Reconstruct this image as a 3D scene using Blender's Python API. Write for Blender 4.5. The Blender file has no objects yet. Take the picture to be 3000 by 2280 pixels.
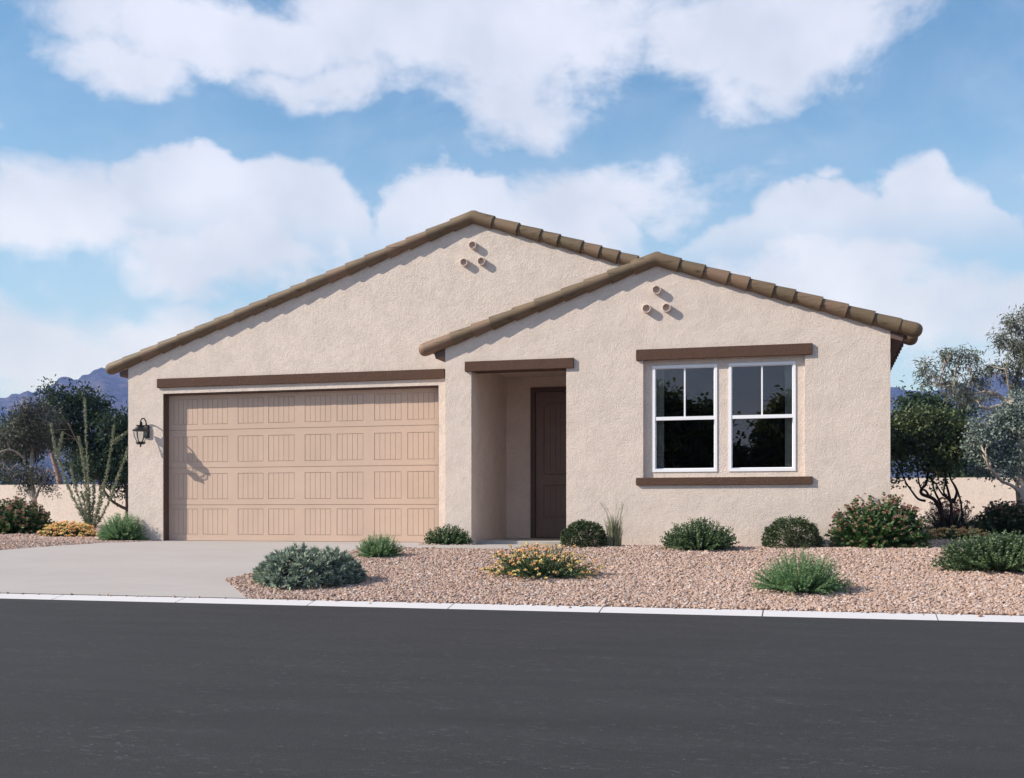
import bpy, bmesh, math, random
import numpy as np
from mathutils import Vector, Matrix, noise as mnoise

random.seed(7)
rng = np.random.default_rng(11)
SC = bpy.context.scene
COL = SC.collection
R = math.radians

# ------------------------------------------------------------------ camera
F = 3313.6                       # focal length in pixels of the 3000 px wide photograph
YAW = math.atan2(900.0, F)       # the street front is turned 15 degrees against the view
EYE = 0.468                      # eye above the garage slab (z = 0)
HOR = 1503.0
cam_d = bpy.data.cameras.new('camera')
cam = bpy.data.objects.new('camera', cam_d)
COL.objects.link(cam)
cam.location = (0, 0, EYE)
cam.rotation_euler = (R(90), 0, YAW)
cam_d.sensor_width = 36
cam_d.lens = F / 3000 * 36
cam_d.shift_y = (HOR - 1140) / 3000
cam_d.clip_start = 0.1
cam_d.clip_end = 20000
SC.camera = cam

CA, SA = math.cos(YAW), math.sin(YAW)


def at(px, py, Y):
    """point of the vertical plane y = Y seen at a photograph pixel"""
    u = (px - 1500) / F
    v = (HOR - py) / F
    t = Y / (CA + u * SA)
    return Vector((t * (-SA + u * CA), Y, EYE + t * v))


def xat(px, Y):
    return at(px, HOR, Y).x


def zat(px, py, Y):
    return at(px, py, Y).z


def mpp(px, Y):
    """metres per photograph pixel at that plane"""
    u = (px - 1500) / F
    return Y / (CA + u * SA) / F


def azel(px, py):
    u = (px - 1500) / F
    v = (HOR - py) / F
    x, y, z = -SA + u * CA, CA + u * SA, v
    return math.atan2(x, y), math.atan2(z, math.hypot(x, y))


# ------------------------------------------------------------------ light
SUN_TRAVEL = Vector((2.27, 1.0, -1.58))
EL = math.atan2(1.58, math.hypot(2.27, 1.0))
AZ = math.atan2(-2.27, -1.0)
sd = bpy.data.lights.new('sun', 'SUN')
sd.energy = 4.8
sd.angle = R(0.5)
sd.color = (1.0, 0.925, 0.85)
so = bpy.data.objects.new('sun', sd)
so.rotation_euler = SUN_TRAVEL.to_track_quat('-Z', 'Y').to_euler()
so.location = (-20, -9, 18)
COL.objects.link(so)

world = bpy.data.worlds.new('World')
SC.world = world
world.use_nodes = True
SC.view_settings.view_transform = 'Standard'
SC.view_settings.look = 'None'
SC.view_settings.gamma = 1
SC.view_settings.exposure = 0.5
SC.cycles.diffuse_bounces = 8

SKY_STRENGTH = 0.1


def build_world():
    nt = world.node_tree
    N = nt.nodes
    L = nt.links
    N.clear()
    out = N.new('ShaderNodeOutputWorld')
    bg = N.new('ShaderNodeBackground')
    bg.inputs[1].default_value = SKY_STRENGTH
    L.new(bg.outputs[0], out.inputs[0])
    sky = N.new('ShaderNodeTexSky')
    sky.sky_type = 'NISHITA'
    sky.sun_disc = False
    sky.sun_elevation = EL
    sky.sun_rotation = AZ % (2 * math.pi)
    sky.altitude = 300
    sky.air_density = 1.0
    sky.dust_density = 0.6
    sky.ozone_density = 2.0
    tc = N.new('ShaderNodeTexCoord')
    sep = N.new('ShaderNodeSeparateXYZ')
    L.new(tc.outputs['Generated'], sep.inputs[0])

    def m(op, a=None, b=None, clamp=False):
        n = N.new('ShaderNodeMath')
        n.operation = op
        n.use_clamp = clamp
        for i, v in enumerate((a, b)):
            if v is None:
                continue
            if isinstance(v, (int, float)):
                n.inputs[i].default_value = v
            else:
                L.new(v, n.inputs[i])
        return n.outputs[0]
    az = m('ARCTAN2', sep.outputs[0], sep.outputs[1])
    el = m('ARCSINE', sep.outputs[2])
    comb = N.new('ShaderNodeCombineXYZ')
    L.new(az, comb.inputs[0])
    L.new(el, comb.inputs[1])
    # ragged edges: the cloud coordinates are pushed about by noise
    nz = N.new('ShaderNodeTexNoise')
    nz.inputs['Scale'].default_value = 9
    nz.inputs['Detail'].default_value = 7
    nz.inputs['Roughness'].default_value = 0.55
    L.new(comb.outputs[0], nz.inputs['Vector'])
    vs = N.new('ShaderNodeVectorMath')
    vs.operation = 'SUBTRACT'
    L.new(nz.outputs['Color'], vs.inputs[0])
    vs.inputs[1].default_value = (0.5, 0.5, 0.5)
    vm = N.new('ShaderNodeVectorMath')
    vm.operation = 'MULTIPLY'
    L.new(vs.outputs[0], vm.inputs[0])
    vm.inputs[1].default_value = (0.16, 0.11, 0)
    va = N.new('ShaderNodeVectorMath')
    va.operation = 'ADD'
    L.new(comb.outputs[0], va.inputs[0])
    L.new(vm.outputs[0], va.inputs[1])
    P = va.outputs[0]
    # (px, py, rx, ry, strength) of each cloud
    blobs = [(700, 60, 640, 130, 1.0), (1400, 60, 800, 200, 1.0), (2250, 90, 430, 160, 1.05),
             (1500, 270, 320, 110, .6), (1000, 240, 260, 80, .7), (330, 150, 260, 80, .8),
             (700, 700, 320, 160, 1.0), (110, 620, 260, 150, .95),
             (1520, 720, 380, 210, 1.0), (2400, 900, 460, 210, 1.1),
             (3020, 1000, 300, 200, 1.0), (300, 1050, 700, 170, .85), (1850, 560, 360, 90, .5),
             (-700, 300, 500, 250, 1), (3900, 300, 500, 250, 1), (-800, 900, 500, 250, 1)]
    acc = None
    for px, py, rx, ry, s in blobs:
        a0, e0 = azel(px, py)
        sb = N.new('ShaderNodeVectorMath')
        sb.operation = 'SUBTRACT'
        L.new(P, sb.inputs[0])
        sb.inputs[1].default_value = (a0, e0, 0)
        ml = N.new('ShaderNodeVectorMath')
        ml.operation = 'MULTIPLY'
        L.new(sb.outputs[0], ml.inputs[0])
        ml.inputs[1].default_value = (F / rx, F / ry, 0)
        ln = N.new('ShaderNodeVectorMath')
        ln.operation = 'LENGTH'
        L.new(ml.outputs[0], ln.inputs[0])
        d = m('SUBTRACT', 1.0 + 0.12 * (s - 1), ln.outputs['Value'])
        d = m('MULTIPLY', d, s)
        acc = d if acc is None else m('MAXIMUM', acc, d)
    # clouds elsewhere round the sky
    n2 = N.new('ShaderNodeTexNoise')
    n2.inputs['Scale'].default_value = 2.2
    n2.inputs['Detail'].default_value = 6
    L.new(tc.outputs['Generated'], n2.inputs['Vector'])
    els = m('GREATER_THAN', m('ABSOLUTE', m('ADD', az, YAW)), 0.75)
    other = m('MULTIPLY', m('SUBTRACT', n2.outputs[0], 0.52), m('MULTIPLY', els, 2.5))
    other = m('SUBTRACT', other, m('MULTIPLY', m('SUBTRACT', 1.0, els), 3))
    acc = m('MAXIMUM', acc, other)
    st = N.new('ShaderNodeMapping')
    st.inputs['Scale'].default_value = (1.0, 1.7, 1.0)
    L.new(comb.outputs[0], st.inputs[0])
    n3 = N.new('ShaderNodeTexNoise')
    n3.inputs['Scale'].default_value = 7.5
    n3.inputs['Detail'].default_value = 10
    n3.inputs['Roughness'].default_value = 0.62
    n3.inputs['Distortion'].default_value = 0.35
    L.new(st.outputs[0], n3.inputs['Vector'])
    acc = m('ADD', acc, m('MULTIPLY', m('SUBTRACT', n3.outputs[0], 0.5), 1.6))
    n5 = N.new('ShaderNodeTexNoise')
    n5.inputs['Scale'].default_value = 24
    n5.inputs['Detail'].default_value = 8
    n5.inputs['Roughness'].default_value = 0.65
    n5.inputs['Distortion'].default_value = 0.6
    L.new(st.outputs[0], n5.inputs['Vector'])
    acc = m('ADD', acc, m('MULTIPLY', m('SUBTRACT', n5.outputs[0], 0.5), 0.55))
    mr = N.new('ShaderNodeMapRange')
    mr.interpolation_type = 'SMOOTHSTEP'
    L.new(acc, mr.inputs[0])
    mr.inputs[1].default_value = -0.26
    mr.inputs[2].default_value = 0.46
    mr.inputs[3].default_value = 0.0
    mr.inputs[4].default_value = 0.93
    # thin veil everywhere
    veil = m('MULTIPLY', m('POWER', n3.outputs[0], 2.0), 0.6)
    dens = m('MAXIMUM', mr.outputs[0], veil)
    # the heaped tops of the nearer clouds have crisper edges
    acc2 = None
    vm2 = N.new('ShaderNodeVectorMath')
    vm2.operation = 'MULTIPLY'
    L.new(vs.outputs[0], vm2.inputs[0])
    vm2.inputs[1].default_value = (0.10, 0.08, 0)
    va2 = N.new('ShaderNodeVectorMath')
    va2.operation = 'ADD'
    L.new(comb.outputs[0], va2.inputs[0])
    L.new(vm2.outputs[0], va2.inputs[1])
    for px, py, rx, ry in ((560, 640, 290, 235), (800, 680, 300, 230), (930, 760, 190, 170), (1330, 680, 280, 210), (1620, 720, 300, 190), (2670, 610, 140, 160), (2780, 800, 240, 270), (2440, 820, 370, 270), (2990, 900, 210, 230), (2425, 527, 56, 32), (2130, 900, 290, 230)):
        a0, e0 = azel(px, py)
        sb = N.new('ShaderNodeVectorMath')
        sb.operation = 'SUBTRACT'
        L.new(va2.outputs[0], sb.inputs[0])
        sb.inputs[1].default_value = (a0, e0, 0)
        ml = N.new('ShaderNodeVectorMath')
        ml.operation = 'MULTIPLY'
        L.new(sb.outputs[0], ml.inputs[0])
        ml.inputs[1].default_value = (F / rx, F / ry, 0)
        ln = N.new('ShaderNodeVectorMath')
        ln.operation = 'LENGTH'
        L.new(ml.outputs[0], ln.inputs[0])
        d = m('MULTIPLY', m('SUBTRACT', 1.0, ln.outputs['Value']), min(rx, ry) / 200.0)
        acc2 = d if acc2 is None else m('MAXIMUM', acc2, d)
    acc2 = m('ADD', acc2, m('MULTIPLY', m('SUBTRACT', n5.outputs[0], 0.5), 0.30))
    mr2 = N.new('ShaderNodeMapRange')
    mr2.interpolation_type = 'SMOOTHSTEP'
    L.new(acc2, mr2.inputs[0])
    mr2.inputs[1].default_value = -0.04
    mr2.inputs[2].default_value = 0.16
    fade = N.new('ShaderNodeMapRange')
    fade.interpolation_type = 'SMOOTHSTEP'
    L.new(el, fade.inputs[0])
    fade.inputs[1].default_value = azel(1500, 900)[1]
    fade.inputs[2].default_value = azel(1500, 620)[1]
    fade.inputs[3].default_value = 0.0
    fade.inputs[4].default_value = 0.9
    dens = m('MAXIMUM', dens, m('MULTIPLY', mr2.outputs[0], fade.outputs[0]))
    ramp = N.new('ShaderNodeValToRGB')
    n4 = N.new('ShaderNodeTexNoise')
    n4.inputs['Scale'].default_value = 8
    n4.inputs['Detail'].default_value = 9
    L.new(comb.outputs[0], n4.inputs['Vector'])
    L.new(n4.outputs[0], ramp.inputs[0])
    ramp.color_ramp.elements[0].position = 0.35
    ramp.color_ramp.elements[0].color = (4.7, 5.1, 6.3, 1)
    ramp.color_ramp.elements[1].position = 0.62
    ramp.color_ramp.elements[1].color = (6.1, 6.35, 7.6, 1)
    tint = N.new('ShaderNodeMix')
    tint.data_type = 'RGBA'
    tint.blend_type = 'MULTIPLY'
    tint.inputs[0].default_value = 1
    L.new(sky.outputs[0], tint.inputs[6])
    tint.inputs[7].default_value = (0.54, 1.00, 1.15, 1)
    mx = N.new('ShaderNodeMix')
    mx.data_type = 'RGBA'
    L.new(dens, mx.inputs[0])
    L.new(tint.outputs[2], mx.inputs[6])
    L.new(ramp.outputs[0], mx.inputs[7])
    L.new(mx.outputs[2], bg.inputs[0])
    # pale air low over the horizon
    low = N.new('ShaderNodeMapRange')
    low.interpolation_type = 'SMOOTHSTEP'
    L.new(el, low.inputs[0])
    low.inputs[1].default_value = 0.40
    low.inputs[2].default_value = 0.03
    low.inputs[3].default_value = 0.0
    low.inputs[4].default_value = 0.85
    lm = N.new('ShaderNodeMix')
    lm.data_type = 'RGBA'
    L.new(low.outputs[0], lm.inputs[0])
    L.new(tint.outputs[2], lm.inputs[6])
    lm.inputs[7].default_value = (3.9, 5.1, 6.6, 1)
    L.new(lm.outputs[2], mx.inputs[6])


build_world()

# ------------------------------------------------------------------ materials


class Mat:
    def __init__(self, name):
        self.m = bpy.data.materials.new(name)
        self.m.use_nodes = True
        self.nt = self.m.node_tree
        self.N = self.nt.nodes
        self.L = self.nt.links
        self.b = self.N['Principled BSDF']
        self.out = self.N['Material Output']
        self.tc = None

    def coord(self, scale=None, world=False):
        if world:
            g = self.N.new('ShaderNodeNewGeometry')
            o = g.outputs['Position']
        else:
            if self.tc is None:
                self.tc = self.N.new('ShaderNodeTexCoord')
            o = self.tc.outputs['Object']
        if scale:
            mp = self.N.new('ShaderNodeMapping')
            mp.inputs['Scale'].default_value = scale
            self.L.new(o, mp.inputs[0])
            o = mp.outputs[0]
        return o

    def noise(self, scale, detail=4, rough=0.5, stretch=None, world=True):
        n = self.N.new('ShaderNodeTexNoise')
        n.inputs['Scale'].default_value = scale
        n.inputs['Detail'].default_value = detail
        n.inputs['Roughness'].default_value = rough
        self.L.new(self.coord(stretch, world), n.inputs['Vector'])
        return n.outputs[0]

    def voro(self, scale, feature='F1', world=True, stretch=None):
        n = self.N.new('ShaderNodeTexVoronoi')
        n.feature = feature
        n.inputs['Scale'].default_value = scale
        self.L.new(self.coord(stretch, world), n.inputs['Vector'])
        return n

    def ramp(self, fac, stops, interp='LINEAR'):
        r = self.N.new('ShaderNodeValToRGB')
        cr = r.color_ramp
        cr.interpolation = interp
        while len(cr.elements) < len(stops):
            cr.elements.new(0.5)
        for e, (p, c) in zip(cr.elements, stops):
            e.position = p
            e.color = (c[0], c[1], c[2], 1) if not isinstance(c, (int, float)) else (c, c, c, 1)
        self.L.new(fac, r.inputs[0])
        return r.outputs[0]

    def mix(self, fac, a, b, blend='MIX'):
        x = self.N.new('ShaderNodeMix')
        x.data_type = 'RGBA'
        x.blend_type = blend
        for i, v in ((0, fac), (6, a), (7, b)):
            if isinstance(v, (int, float)):
                x.inputs[i].default_value = v if i == 0 else (v, v, v, 1)
            elif isinstance(v, tuple):
                x.inputs[i].default_value = (*v, 1)
            else:
                self.L.new(v, x.inputs[i])
        return x.outputs[2]

    def math(self, op, a, b=0.0):
        n = self.N.new('ShaderNodeMath')
        n.operation = op
        for i, v in enumerate((a, b)):
            if isinstance(v, (int, float)):
                n.inputs[i].default_value = v
            else:
                self.L.new(v, n.inputs[i])
        return n.outputs[0]

    def base(self, c):
        if isinstance(c, tuple):
            self.b.inputs['Base Color'].default_value = (*c, 1)
        else:
            self.L.new(c, self.b.inputs['Base Color'])

    def rough(self, v, spec=0.5):
        self.b.inputs['Roughness'].default_value = v
        self.b.inputs['Specular IOR Level'].default_value = spec

    def bump(self, h, dist, strength=1.0):
        b = self.N.new('ShaderNodeBump')
        b.inputs['Strength'].default_value = strength
        b.inputs['Distance'].default_value = dist
        self.L.new(h, b.inputs['Height'])
        self.L.new(b.outputs[0], self.b.inputs['Normal'])


def stucco(name, col, dark=0.9, dist=0.006, big=True, scale=46):
    M = Mat(name)
    n1 = M.noise(3.2, 9, 0.72)
    n2 = M.noise(scale, 4, 0.6)
    n3 = M.noise(7, 4, 0.65)
    c = M.ramp(n1, [(0.38, tuple(x * dark for x in col)), (0.58, col)])
    c = M.mix(0.35, c, M.ramp(n2, [(0.35, tuple(x * 0.72 for x in col)), (0.65, tuple(min(1, x * 1.12) for x in col))]))
    M.base(c)
    M.rough(0.95, 0.15)
    n4 = M.noise(scale * 2.6, 2, 0.5)
    h = M.math('ADD', M.math('MULTIPLY', n2, 0.55), M.math('MULTIPLY', n3, 0.7))
    h = M.math('ADD', h, M.math('MULTIPLY', n4, 0.55))
    M.bump(h, dist)
    return M.m


M_STUCCO = stucco('stucco_cream', (0.72, 0.610, 0.545), dark=0.86, dist=0.014)
M_BROWN = stucco('stucco_brown', (0.115, 0.067, 0.049), dist=0.020, scale=48)
M_WALL = stucco('block_wall_plaster', (0.78, 0.66, 0.575), dist=0.004, scale=14)


def m_paint(name, col, rough=0.5, spec=0.4, var=0.06, scale=3.0, bump=0.0):
    M = Mat(name)
    n = M.noise(scale, 4, 0.6)
    M.base(M.ramp(n, [(0.3, tuple(x * (1 - var) for x in col)), (0.7, tuple(min(1, x * (1 + var)) for x in col))]))
    M.rough(rough, spec)
    if bump:
        M.bump(M.noise(160, 3, 0.6), bump)
    return M.m


M_GARAGE = m_paint('garage_paint', (0.53, 0.385, 0.305), 0.6, 0.3, 0.05, 2.0, 0.0008)
M_DOOR = m_paint('door_paint', (0.18, 0.118, 0.093), 0.5, 0.4, 0.1, 4.0, 0.0006)
M_TRIM = m_paint('trim_paint', (0.10, 0.062, 0.048), 0.6, 0.3, 0.1, 6.0, 0.001)
M_SOFFIT = m_paint('soffit_paint', (0.13, 0.085, 0.075), 0.7, 0.2, 0.08, 2.0)
M_WHITE = m_paint('window_vinyl', (0.83, 0.83, 0.87), 0.35, 0.5, 0.02)
M_METAL = m_paint('black_metal', (0.012, 0.012, 0.013), 0.42, 0.5, 0.3, 40, 0.0006)
M_ROOM = m_paint('room_dark', (0.012, 0.012, 0.013), 0.9, 0.1, 0.05)  # near-black: the unlit room's darkness is put into the wall colour
M_CURTAIN = m_paint('curtain_cloth', (0.75, 0.74, 0.68), 0.9, 0.1, 0.1)


def m_tile():
    M = Mat('roof_tile_clay')
    a = M.N.new('ShaderNodeAttribute')
    a.attribute_name = 'tilerand'
    streak = M.noise(1.0, 5, 0.6, stretch=(2.2, 26, 26))
    base = M.ramp(a.outputs['Fac'], [(0.0, (0.095, 0.070, 0.039)), (0.3, (0.165, 0.112, 0.066)), (0.55, (0.205, 0.125, 0.083)), (0.75, (0.10, 0.078, 0.044)), (1.0, (0.215, 0.137, 0.093))])
    dark = M.ramp(streak, [(0.30, (0.055, 0.042, 0.022)), (0.43, (0.9, 0.9, 0.9)), (0.7, (1, 1, 1))])
    c = M.mix(1.0, base, dark, 'MULTIPLY')
    c = M.mix(M.math('MULTIPLY', M.noise(9, 4, 0.6), 0.5), c, (0.23, 0.155, 0.10))
    M.base(c)
    M.rough(0.62, 0.35)
    M.bump(M.noise(90, 4, 0.6), 0.002)
    return M.m


M_TILE = m_tile()


def m_glass():
    M = Mat('window_glass')
    M.N.remove(M.b)
    gl = M.N.new('ShaderNodeBsdfGlossy')
    gl.inputs['Roughness'].default_value = 0.0
    gl.inputs['Color'].default_value = (1.0, 0.84, 0.88, 1)
    tr = M.N.new('ShaderNodeBsdfTransparent')
    tr.inputs['Color'].default_value = (0.78, 0.80, 0.80, 1)
    fr = M.N.new('ShaderNodeFresnel')
    fr.inputs['IOR'].default_value = 1.5
    f2 = M.math('ADD', M.math('MULTIPLY', fr.outputs[0], 1.5), 0.01)
    mx = M.N.new('ShaderNodeMixShader')
    M.L.new(f2, mx.inputs[0])
    M.L.new(tr.outputs[0], mx.inputs[1])
    M.L.new(gl.outputs[0], mx.inputs[2])
    M.L.new(mx.outputs[0], M.out.inputs[0])
    return M.m


M_GLASS = m_glass()


def m_lampglass():
    M = Mat('lantern_glass')
    M.N.remove(M.b)
    gl = M.N.new('ShaderNodeBsdfGlossy')
    gl.inputs['Roughness'].default_value = 0.03
    tr = M.N.new('ShaderNodeBsdfTransparent')
    tr.inputs['Color'].default_value = (0.93, 0.95, 0.95, 1)
    mx = M.N.new('ShaderNodeMixShader')
    mx.inputs[0].default_value = 0.05
    M.L.new(tr.outputs[0], mx.inputs[1])
    M.L.new(gl.outputs[0], mx.inputs[2])
    M.L.new(mx.outputs[0], M.out.inputs[0])
    return M.m


M_LAMPGLASS = m_lampglass()


def m_asphalt():
    M = Mat('asphalt')
    big = M.noise(1.6, 7, 0.7, stretch=(0.45, 1.8, 1))
    fine = M.noise(120, 3, 0.7)
    c = M.ramp(big, [(0.3, (0.018, 0.0175, 0.020)), (0.7, (0.038, 0.037, 0.041))])
    c = M.mix(0.5, c, M.ramp(fine, [(0.3, (0.010, 0.0098, 0.011)), (0.7, (0.054, 0.053, 0.058))]))
    v = M.voro(34)
    spot = M.ramp(v.outputs['Distance'], [(0.16, 1.0), (0.30, 0.0)])
    pick = M.ramp(v.outputs['Color'], [(0.80, 0.0), (0.86, 1.0)])
    patch = M.ramp(M.noise(1.7, 4, 0.7, stretch=(0.7, 1.6, 1)), [(0.38, 0.0), (0.60, 1.0)])
    f = M.math('MULTIPLY', M.math('MULTIPLY', spot, pick), M.math('MULTIPLY', patch, 0.6))
    v2 = M.voro(19)
    spot2 = M.ramp(v2.outputs['Distance'], [(0.05, 1.0), (0.13, 0.0)])
    pick2 = M.ramp(v2.outputs['Color'], [(0.86, 0.0), (0.9, 1.0)])
    st = M.noise(34, 6, 0.75, stretch=(0.42, 1.0, 1))
    f = M.math('MAXIMUM', M.math('MULTIPLY', f, 0.45), M.math('MULTIPLY', M.ramp(st, [(0.56, 0.0), (0.74, 1.0)]), M.math('ADD', M.math('MULTIPLY', patch, 0.26), 0.03)))
    c = M.mix(f, c, (0.30, 0.295, 0.325))
    M.base(c)
    M.rough(0.9, 0.25)
    M.bump(fine, 0.004)
    return M.m


def m_concrete(name, col, var=0.08, streak=True):
    M = Mat(name)
    n = M.noise(0.9, 6, 0.62, stretch=(0.6, 1.5, 1))
    f = M.noise(60, 4, 0.7)
    s = M.noise(7, 5, 0.65, stretch=(0.25, 1.6, 1))
    c = M.ramp(n, [(0.3, tuple(x * (1 - var) for x in col)), (0.7, tuple(x * (1 + var) for x in col))])
    c = M.mix(0.22, c, M.ramp(f, [(0.3, tuple(x * 0.75 for x in col)), (0.7, tuple(min(1, x * 1.2) for x in col))]))
    if streak:
        c = M.mix(0.3, c, M.ramp(s, [(0.3, tuple(x * 0.86 for x in col)), (0.7, tuple(min(1, x * 1.1) for x in col))]))
    M.base(c)
    M.rough(0.9, 0.2)
    M.bump(f, 0.0015)
    return M.m


GRAVEL_STOPS = [(p, (c[0] * 0.74, c[1] * 0.68, c[2] * 0.72)) for p, c in [(0.0, (0.42, 0.27, 0.19)), (0.16, (0.50, 0.35, 0.26)), (0.34, (0.30, 0.19, 0.14)), (0.46, (0.62, 0.47, 0.36)),
                (0.62, (0.46, 0.30, 0.22)), (0.74, (0.66, 0.57, 0.49)), (0.84, (0.33, 0.30, 0.30)), (0.90, (0.52, 0.34, 0.22)), (0.97, (0.72, 0.68, 0.64))]]


def m_ground():
    M = Mat('gravel_ground')
    v = M.voro(30)
    sep = M.N.new('ShaderNodeSeparateColor')
    M.L.new(v.outputs['Color'], sep.inputs[0])
    c = M.ramp(sep.outputs[0], GRAVEL_STOPS, 'CONSTANT')
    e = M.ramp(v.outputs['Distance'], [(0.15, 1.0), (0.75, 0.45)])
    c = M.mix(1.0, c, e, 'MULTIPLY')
    M.base(c)
    M.rough(0.9, 0.2)
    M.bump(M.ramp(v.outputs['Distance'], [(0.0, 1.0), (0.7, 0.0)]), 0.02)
    return M.m


def m_pebble():
    M = Mat('pebble')
    a = M.N.new('ShaderNodeAttribute')
    a.attribute_type = 'INSTANCER'
    a.attribute_name = 'tone'
    c = M.ramp(a.outputs['Fac'], GRAVEL_STOPS, 'LINEAR')
    c = M.mix(0.3, c, M.ramp(M.noise(80, 3, 0.6), [(0.3, (0.25, 0.17, 0.13)), (0.7, (0.75, 0.60, 0.50))]))
    M.base(c)
    M.rough(0.8, 0.25)
    return M.m


M_ASPHALT = m_asphalt()
M_CONC = m_concrete('driveway_concrete', (0.375, 0.342, 0.332))
M_CONC2 = m_concrete('porch_concrete', (0.40, 0.37, 0.34), 0.05)
M_KERB = m_concrete('kerb_concrete', (0.55, 0.53, 0.55), 0.03, False)
M_JOINT = m_concrete('joint_mortar', (0.16, 0.16, 0.18), 0.03, False)
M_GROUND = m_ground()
M_PEBBLE = m_pebble()


def m_leaf(name, cols, rough=0.5, trans=0.25, spec=0.3):
    M = Mat(name)
    a = M.N.new('ShaderNodeAttribute')
    a.attribute_name = 'rnd'
    n = len(cols)
    c = M.ramp(a.outputs['Fac'], [(i / (n - 1), cols[i]) for i in range(n)])
    M.base(c)
    M.rough(rough, spec)
    if trans > 0:
        t = M.N.new('ShaderNodeBsdfTranslucent')
        M.L.new(c, t.inputs[0])
        mx = M.N.new('ShaderNodeMixShader')
        mx.inputs[0].default_value = trans
        M.L.new(M.b.outputs[0], mx.inputs[1])
        M.L.new(t.outputs[0], mx.inputs[2])
        M.L.new(mx.outputs[0], M.out.inputs[0])
    return M.m


def m_bark(name, c0, c1, scale=6):
    M = Mat(name)
    n = M.noise(scale, 5, 0.7, stretch=(3, 3, 0.7))
    M.base(M.ramp(n, [(0.35, c0), (0.65, c1)]))
    M.rough(0.9, 0.15)
    M.bump(n, 0.015)
    return M.m


# ------------------------------------------------------------------ object helpers
def tag(o, label=None, cat=None, group=None, kind=None):
    if label:
        o['label'] = label
    if cat:
        o['category'] = cat
    if group:
        o['group'] = group
    if kind:
        o['kind'] = kind
    return o


def empty(name, loc, label, cat, group=None):
    o = bpy.data.objects.new(name, None)
    COL.objects.link(o)
    o.location = loc
    o.empty_display_size = 0.2
    return tag(o, label, cat, group)


def link(name, me, mat, parent=None):
    o = bpy.data.objects.new(name, me)
    COL.objects.link(o)
    if mat is not None:
        me.materials.append(mat)
    if parent is not None:
        o.parent = parent
        p = parent
        off = Vector((0, 0, 0))
        while p is not None:
            off += p.location
            p = p.parent
        o.location = -off if parent.parent is None else Vector((0, 0, 0))
        if parent.parent is not None:
            # parent already carries the offset back to the world origin
            tot = Vector((0, 0, 0))
            p = parent
            while p is not None:
                tot += p.location
                p = p.parent
            o.location = -tot
    return o


def obj(name, bm, mat, parent=None, smooth=False):
    me = bpy.data.meshes.new(name)
    bmesh.ops.recalc_face_normals(bm, faces=bm.faces)
    bm.to_mesh(me)
    bm.free()
    if smooth:
        me.polygons.foreach_set('use_smooth', [True] * len(me.polygons))
    return link(name, me, mat, parent)


def BM():
    return bmesh.new()


def box(bm, x0, x1, y0, y1, z0, z1, bevel=0.0):
    vs = [bm.verts.new((x, y, z)) for z in (z0, z1) for y in (y0, y1) for x in (x0, x1)]
    fs = [(0, 2, 3, 1), (4, 5, 7, 6), (0, 1, 5, 4), (2, 6, 7, 3), (0, 4, 6, 2), (1, 3, 7, 5)]
    faces = [bm.faces.new([vs[i] for i in f]) for f in fs]
    if bevel:
        es = set()
        for f in faces:
            es.update(f.edges)
        bmesh.ops.bevel(bm, geom=list(es), offset=bevel, segments=2, affect='EDGES', profile=0.5)


def prism(bm, pts, y0, y1):
    """x,z outline extruded along y"""
    a = [bm.verts.new((p[0], y0, p[1])) for p in pts]
    b = [bm.verts.new((p[0], y1, p[1])) for p in pts]
    n = len(pts)
    bm.faces.new(a)
    bm.faces.new(b[::-1])
    for i in range(n):
        j = (i + 1) % n
        bm.faces.new((a[i], b[i], b[j], a[j]))


def tube(bm, pts, rad, seg=8, cap=True):
    """swept tube through points, radius per point"""
    pts = [Vector(p) for p in pts]
    n = len(pts)
    if not hasattr(rad, '__len__'):
        rad = [rad] * n
    rings = []
    up = Vector((0.01, 0.02, 1)).normalized()
    prev = None
    for i, p in enumerate(pts):
        d = (pts[min(i + 1, n - 1)] - pts[max(i - 1, 0)])
        if d.length < 1e-9:
            d = Vector((0, 0, 1))
        d.normalize()
        if prev is None:
            a = d.cross(up if abs(d.dot(up)) < 0.95 else Vector((1, 0, 0))).normalized()
        else:
            a = (prev - d * prev.dot(d))
            a = a.normalized() if a.length > 1e-6 else d.orthogonal().normalized()
        prev = a
        b = d.cross(a)
        rings.append([bm.verts.new(p + (a * math.cos(2 * math.pi * k / seg) + b * math.sin(2 * math.pi * k / seg)) * rad[i]) for k in range(seg)])
    for i in range(n - 1):
        for k in range(seg):
            j = (k + 1) % seg
            bm.faces.new((rings[i][k], rings[i][j], rings[i + 1][j], rings[i + 1][k]))
    if cap:
        bm.faces.new(rings[0][::-1])
        bm.faces.new(rings[-1])
    return rings


def lathe(bm, c, prof, seg=24, rot=0.0, closed=False):
    """profile (r, z) turned about the vertical axis at c"""
    rings = []
    for r, z in prof:
        rings.append([bm.verts.new((c[0] + r * math.cos(rot + 2 * math.pi * k / seg), c[1] + r * math.sin(rot + 2 * math.pi * k / seg), c[2] + z)) for k in range(seg)])
    for i in range(len(prof) - 1):
        for k in range(seg):
            j = (k + 1) % seg
            bm.faces.new((rings[i][k], rings[i][j], rings[i + 1][j], rings[i + 1][k]))
    if not closed:
        bm.faces.new(rings[0][::-1])
        bm.faces.new(rings[-1])


# ------------------------------------------------------------------ the lie of the land
Y_KERB0, Y_KERB1 = 10.63, 10.84
Z_ROAD = EYE - 0.95
Z_KERB = Z_ROAD + 0.04
Y_FLAT = 15.3


def gz(Y):
    if Y >= Y_FLAT:
        return 0.0
    if Y >= Y_KERB1:
        t = (Y - Y_KERB1) / (Y_FLAT - Y_KERB1)
        t2 = t * (1.15 - 0.15 * t)
        return Z_KERB * (1 - t2)
    return Z_ROAD


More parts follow.
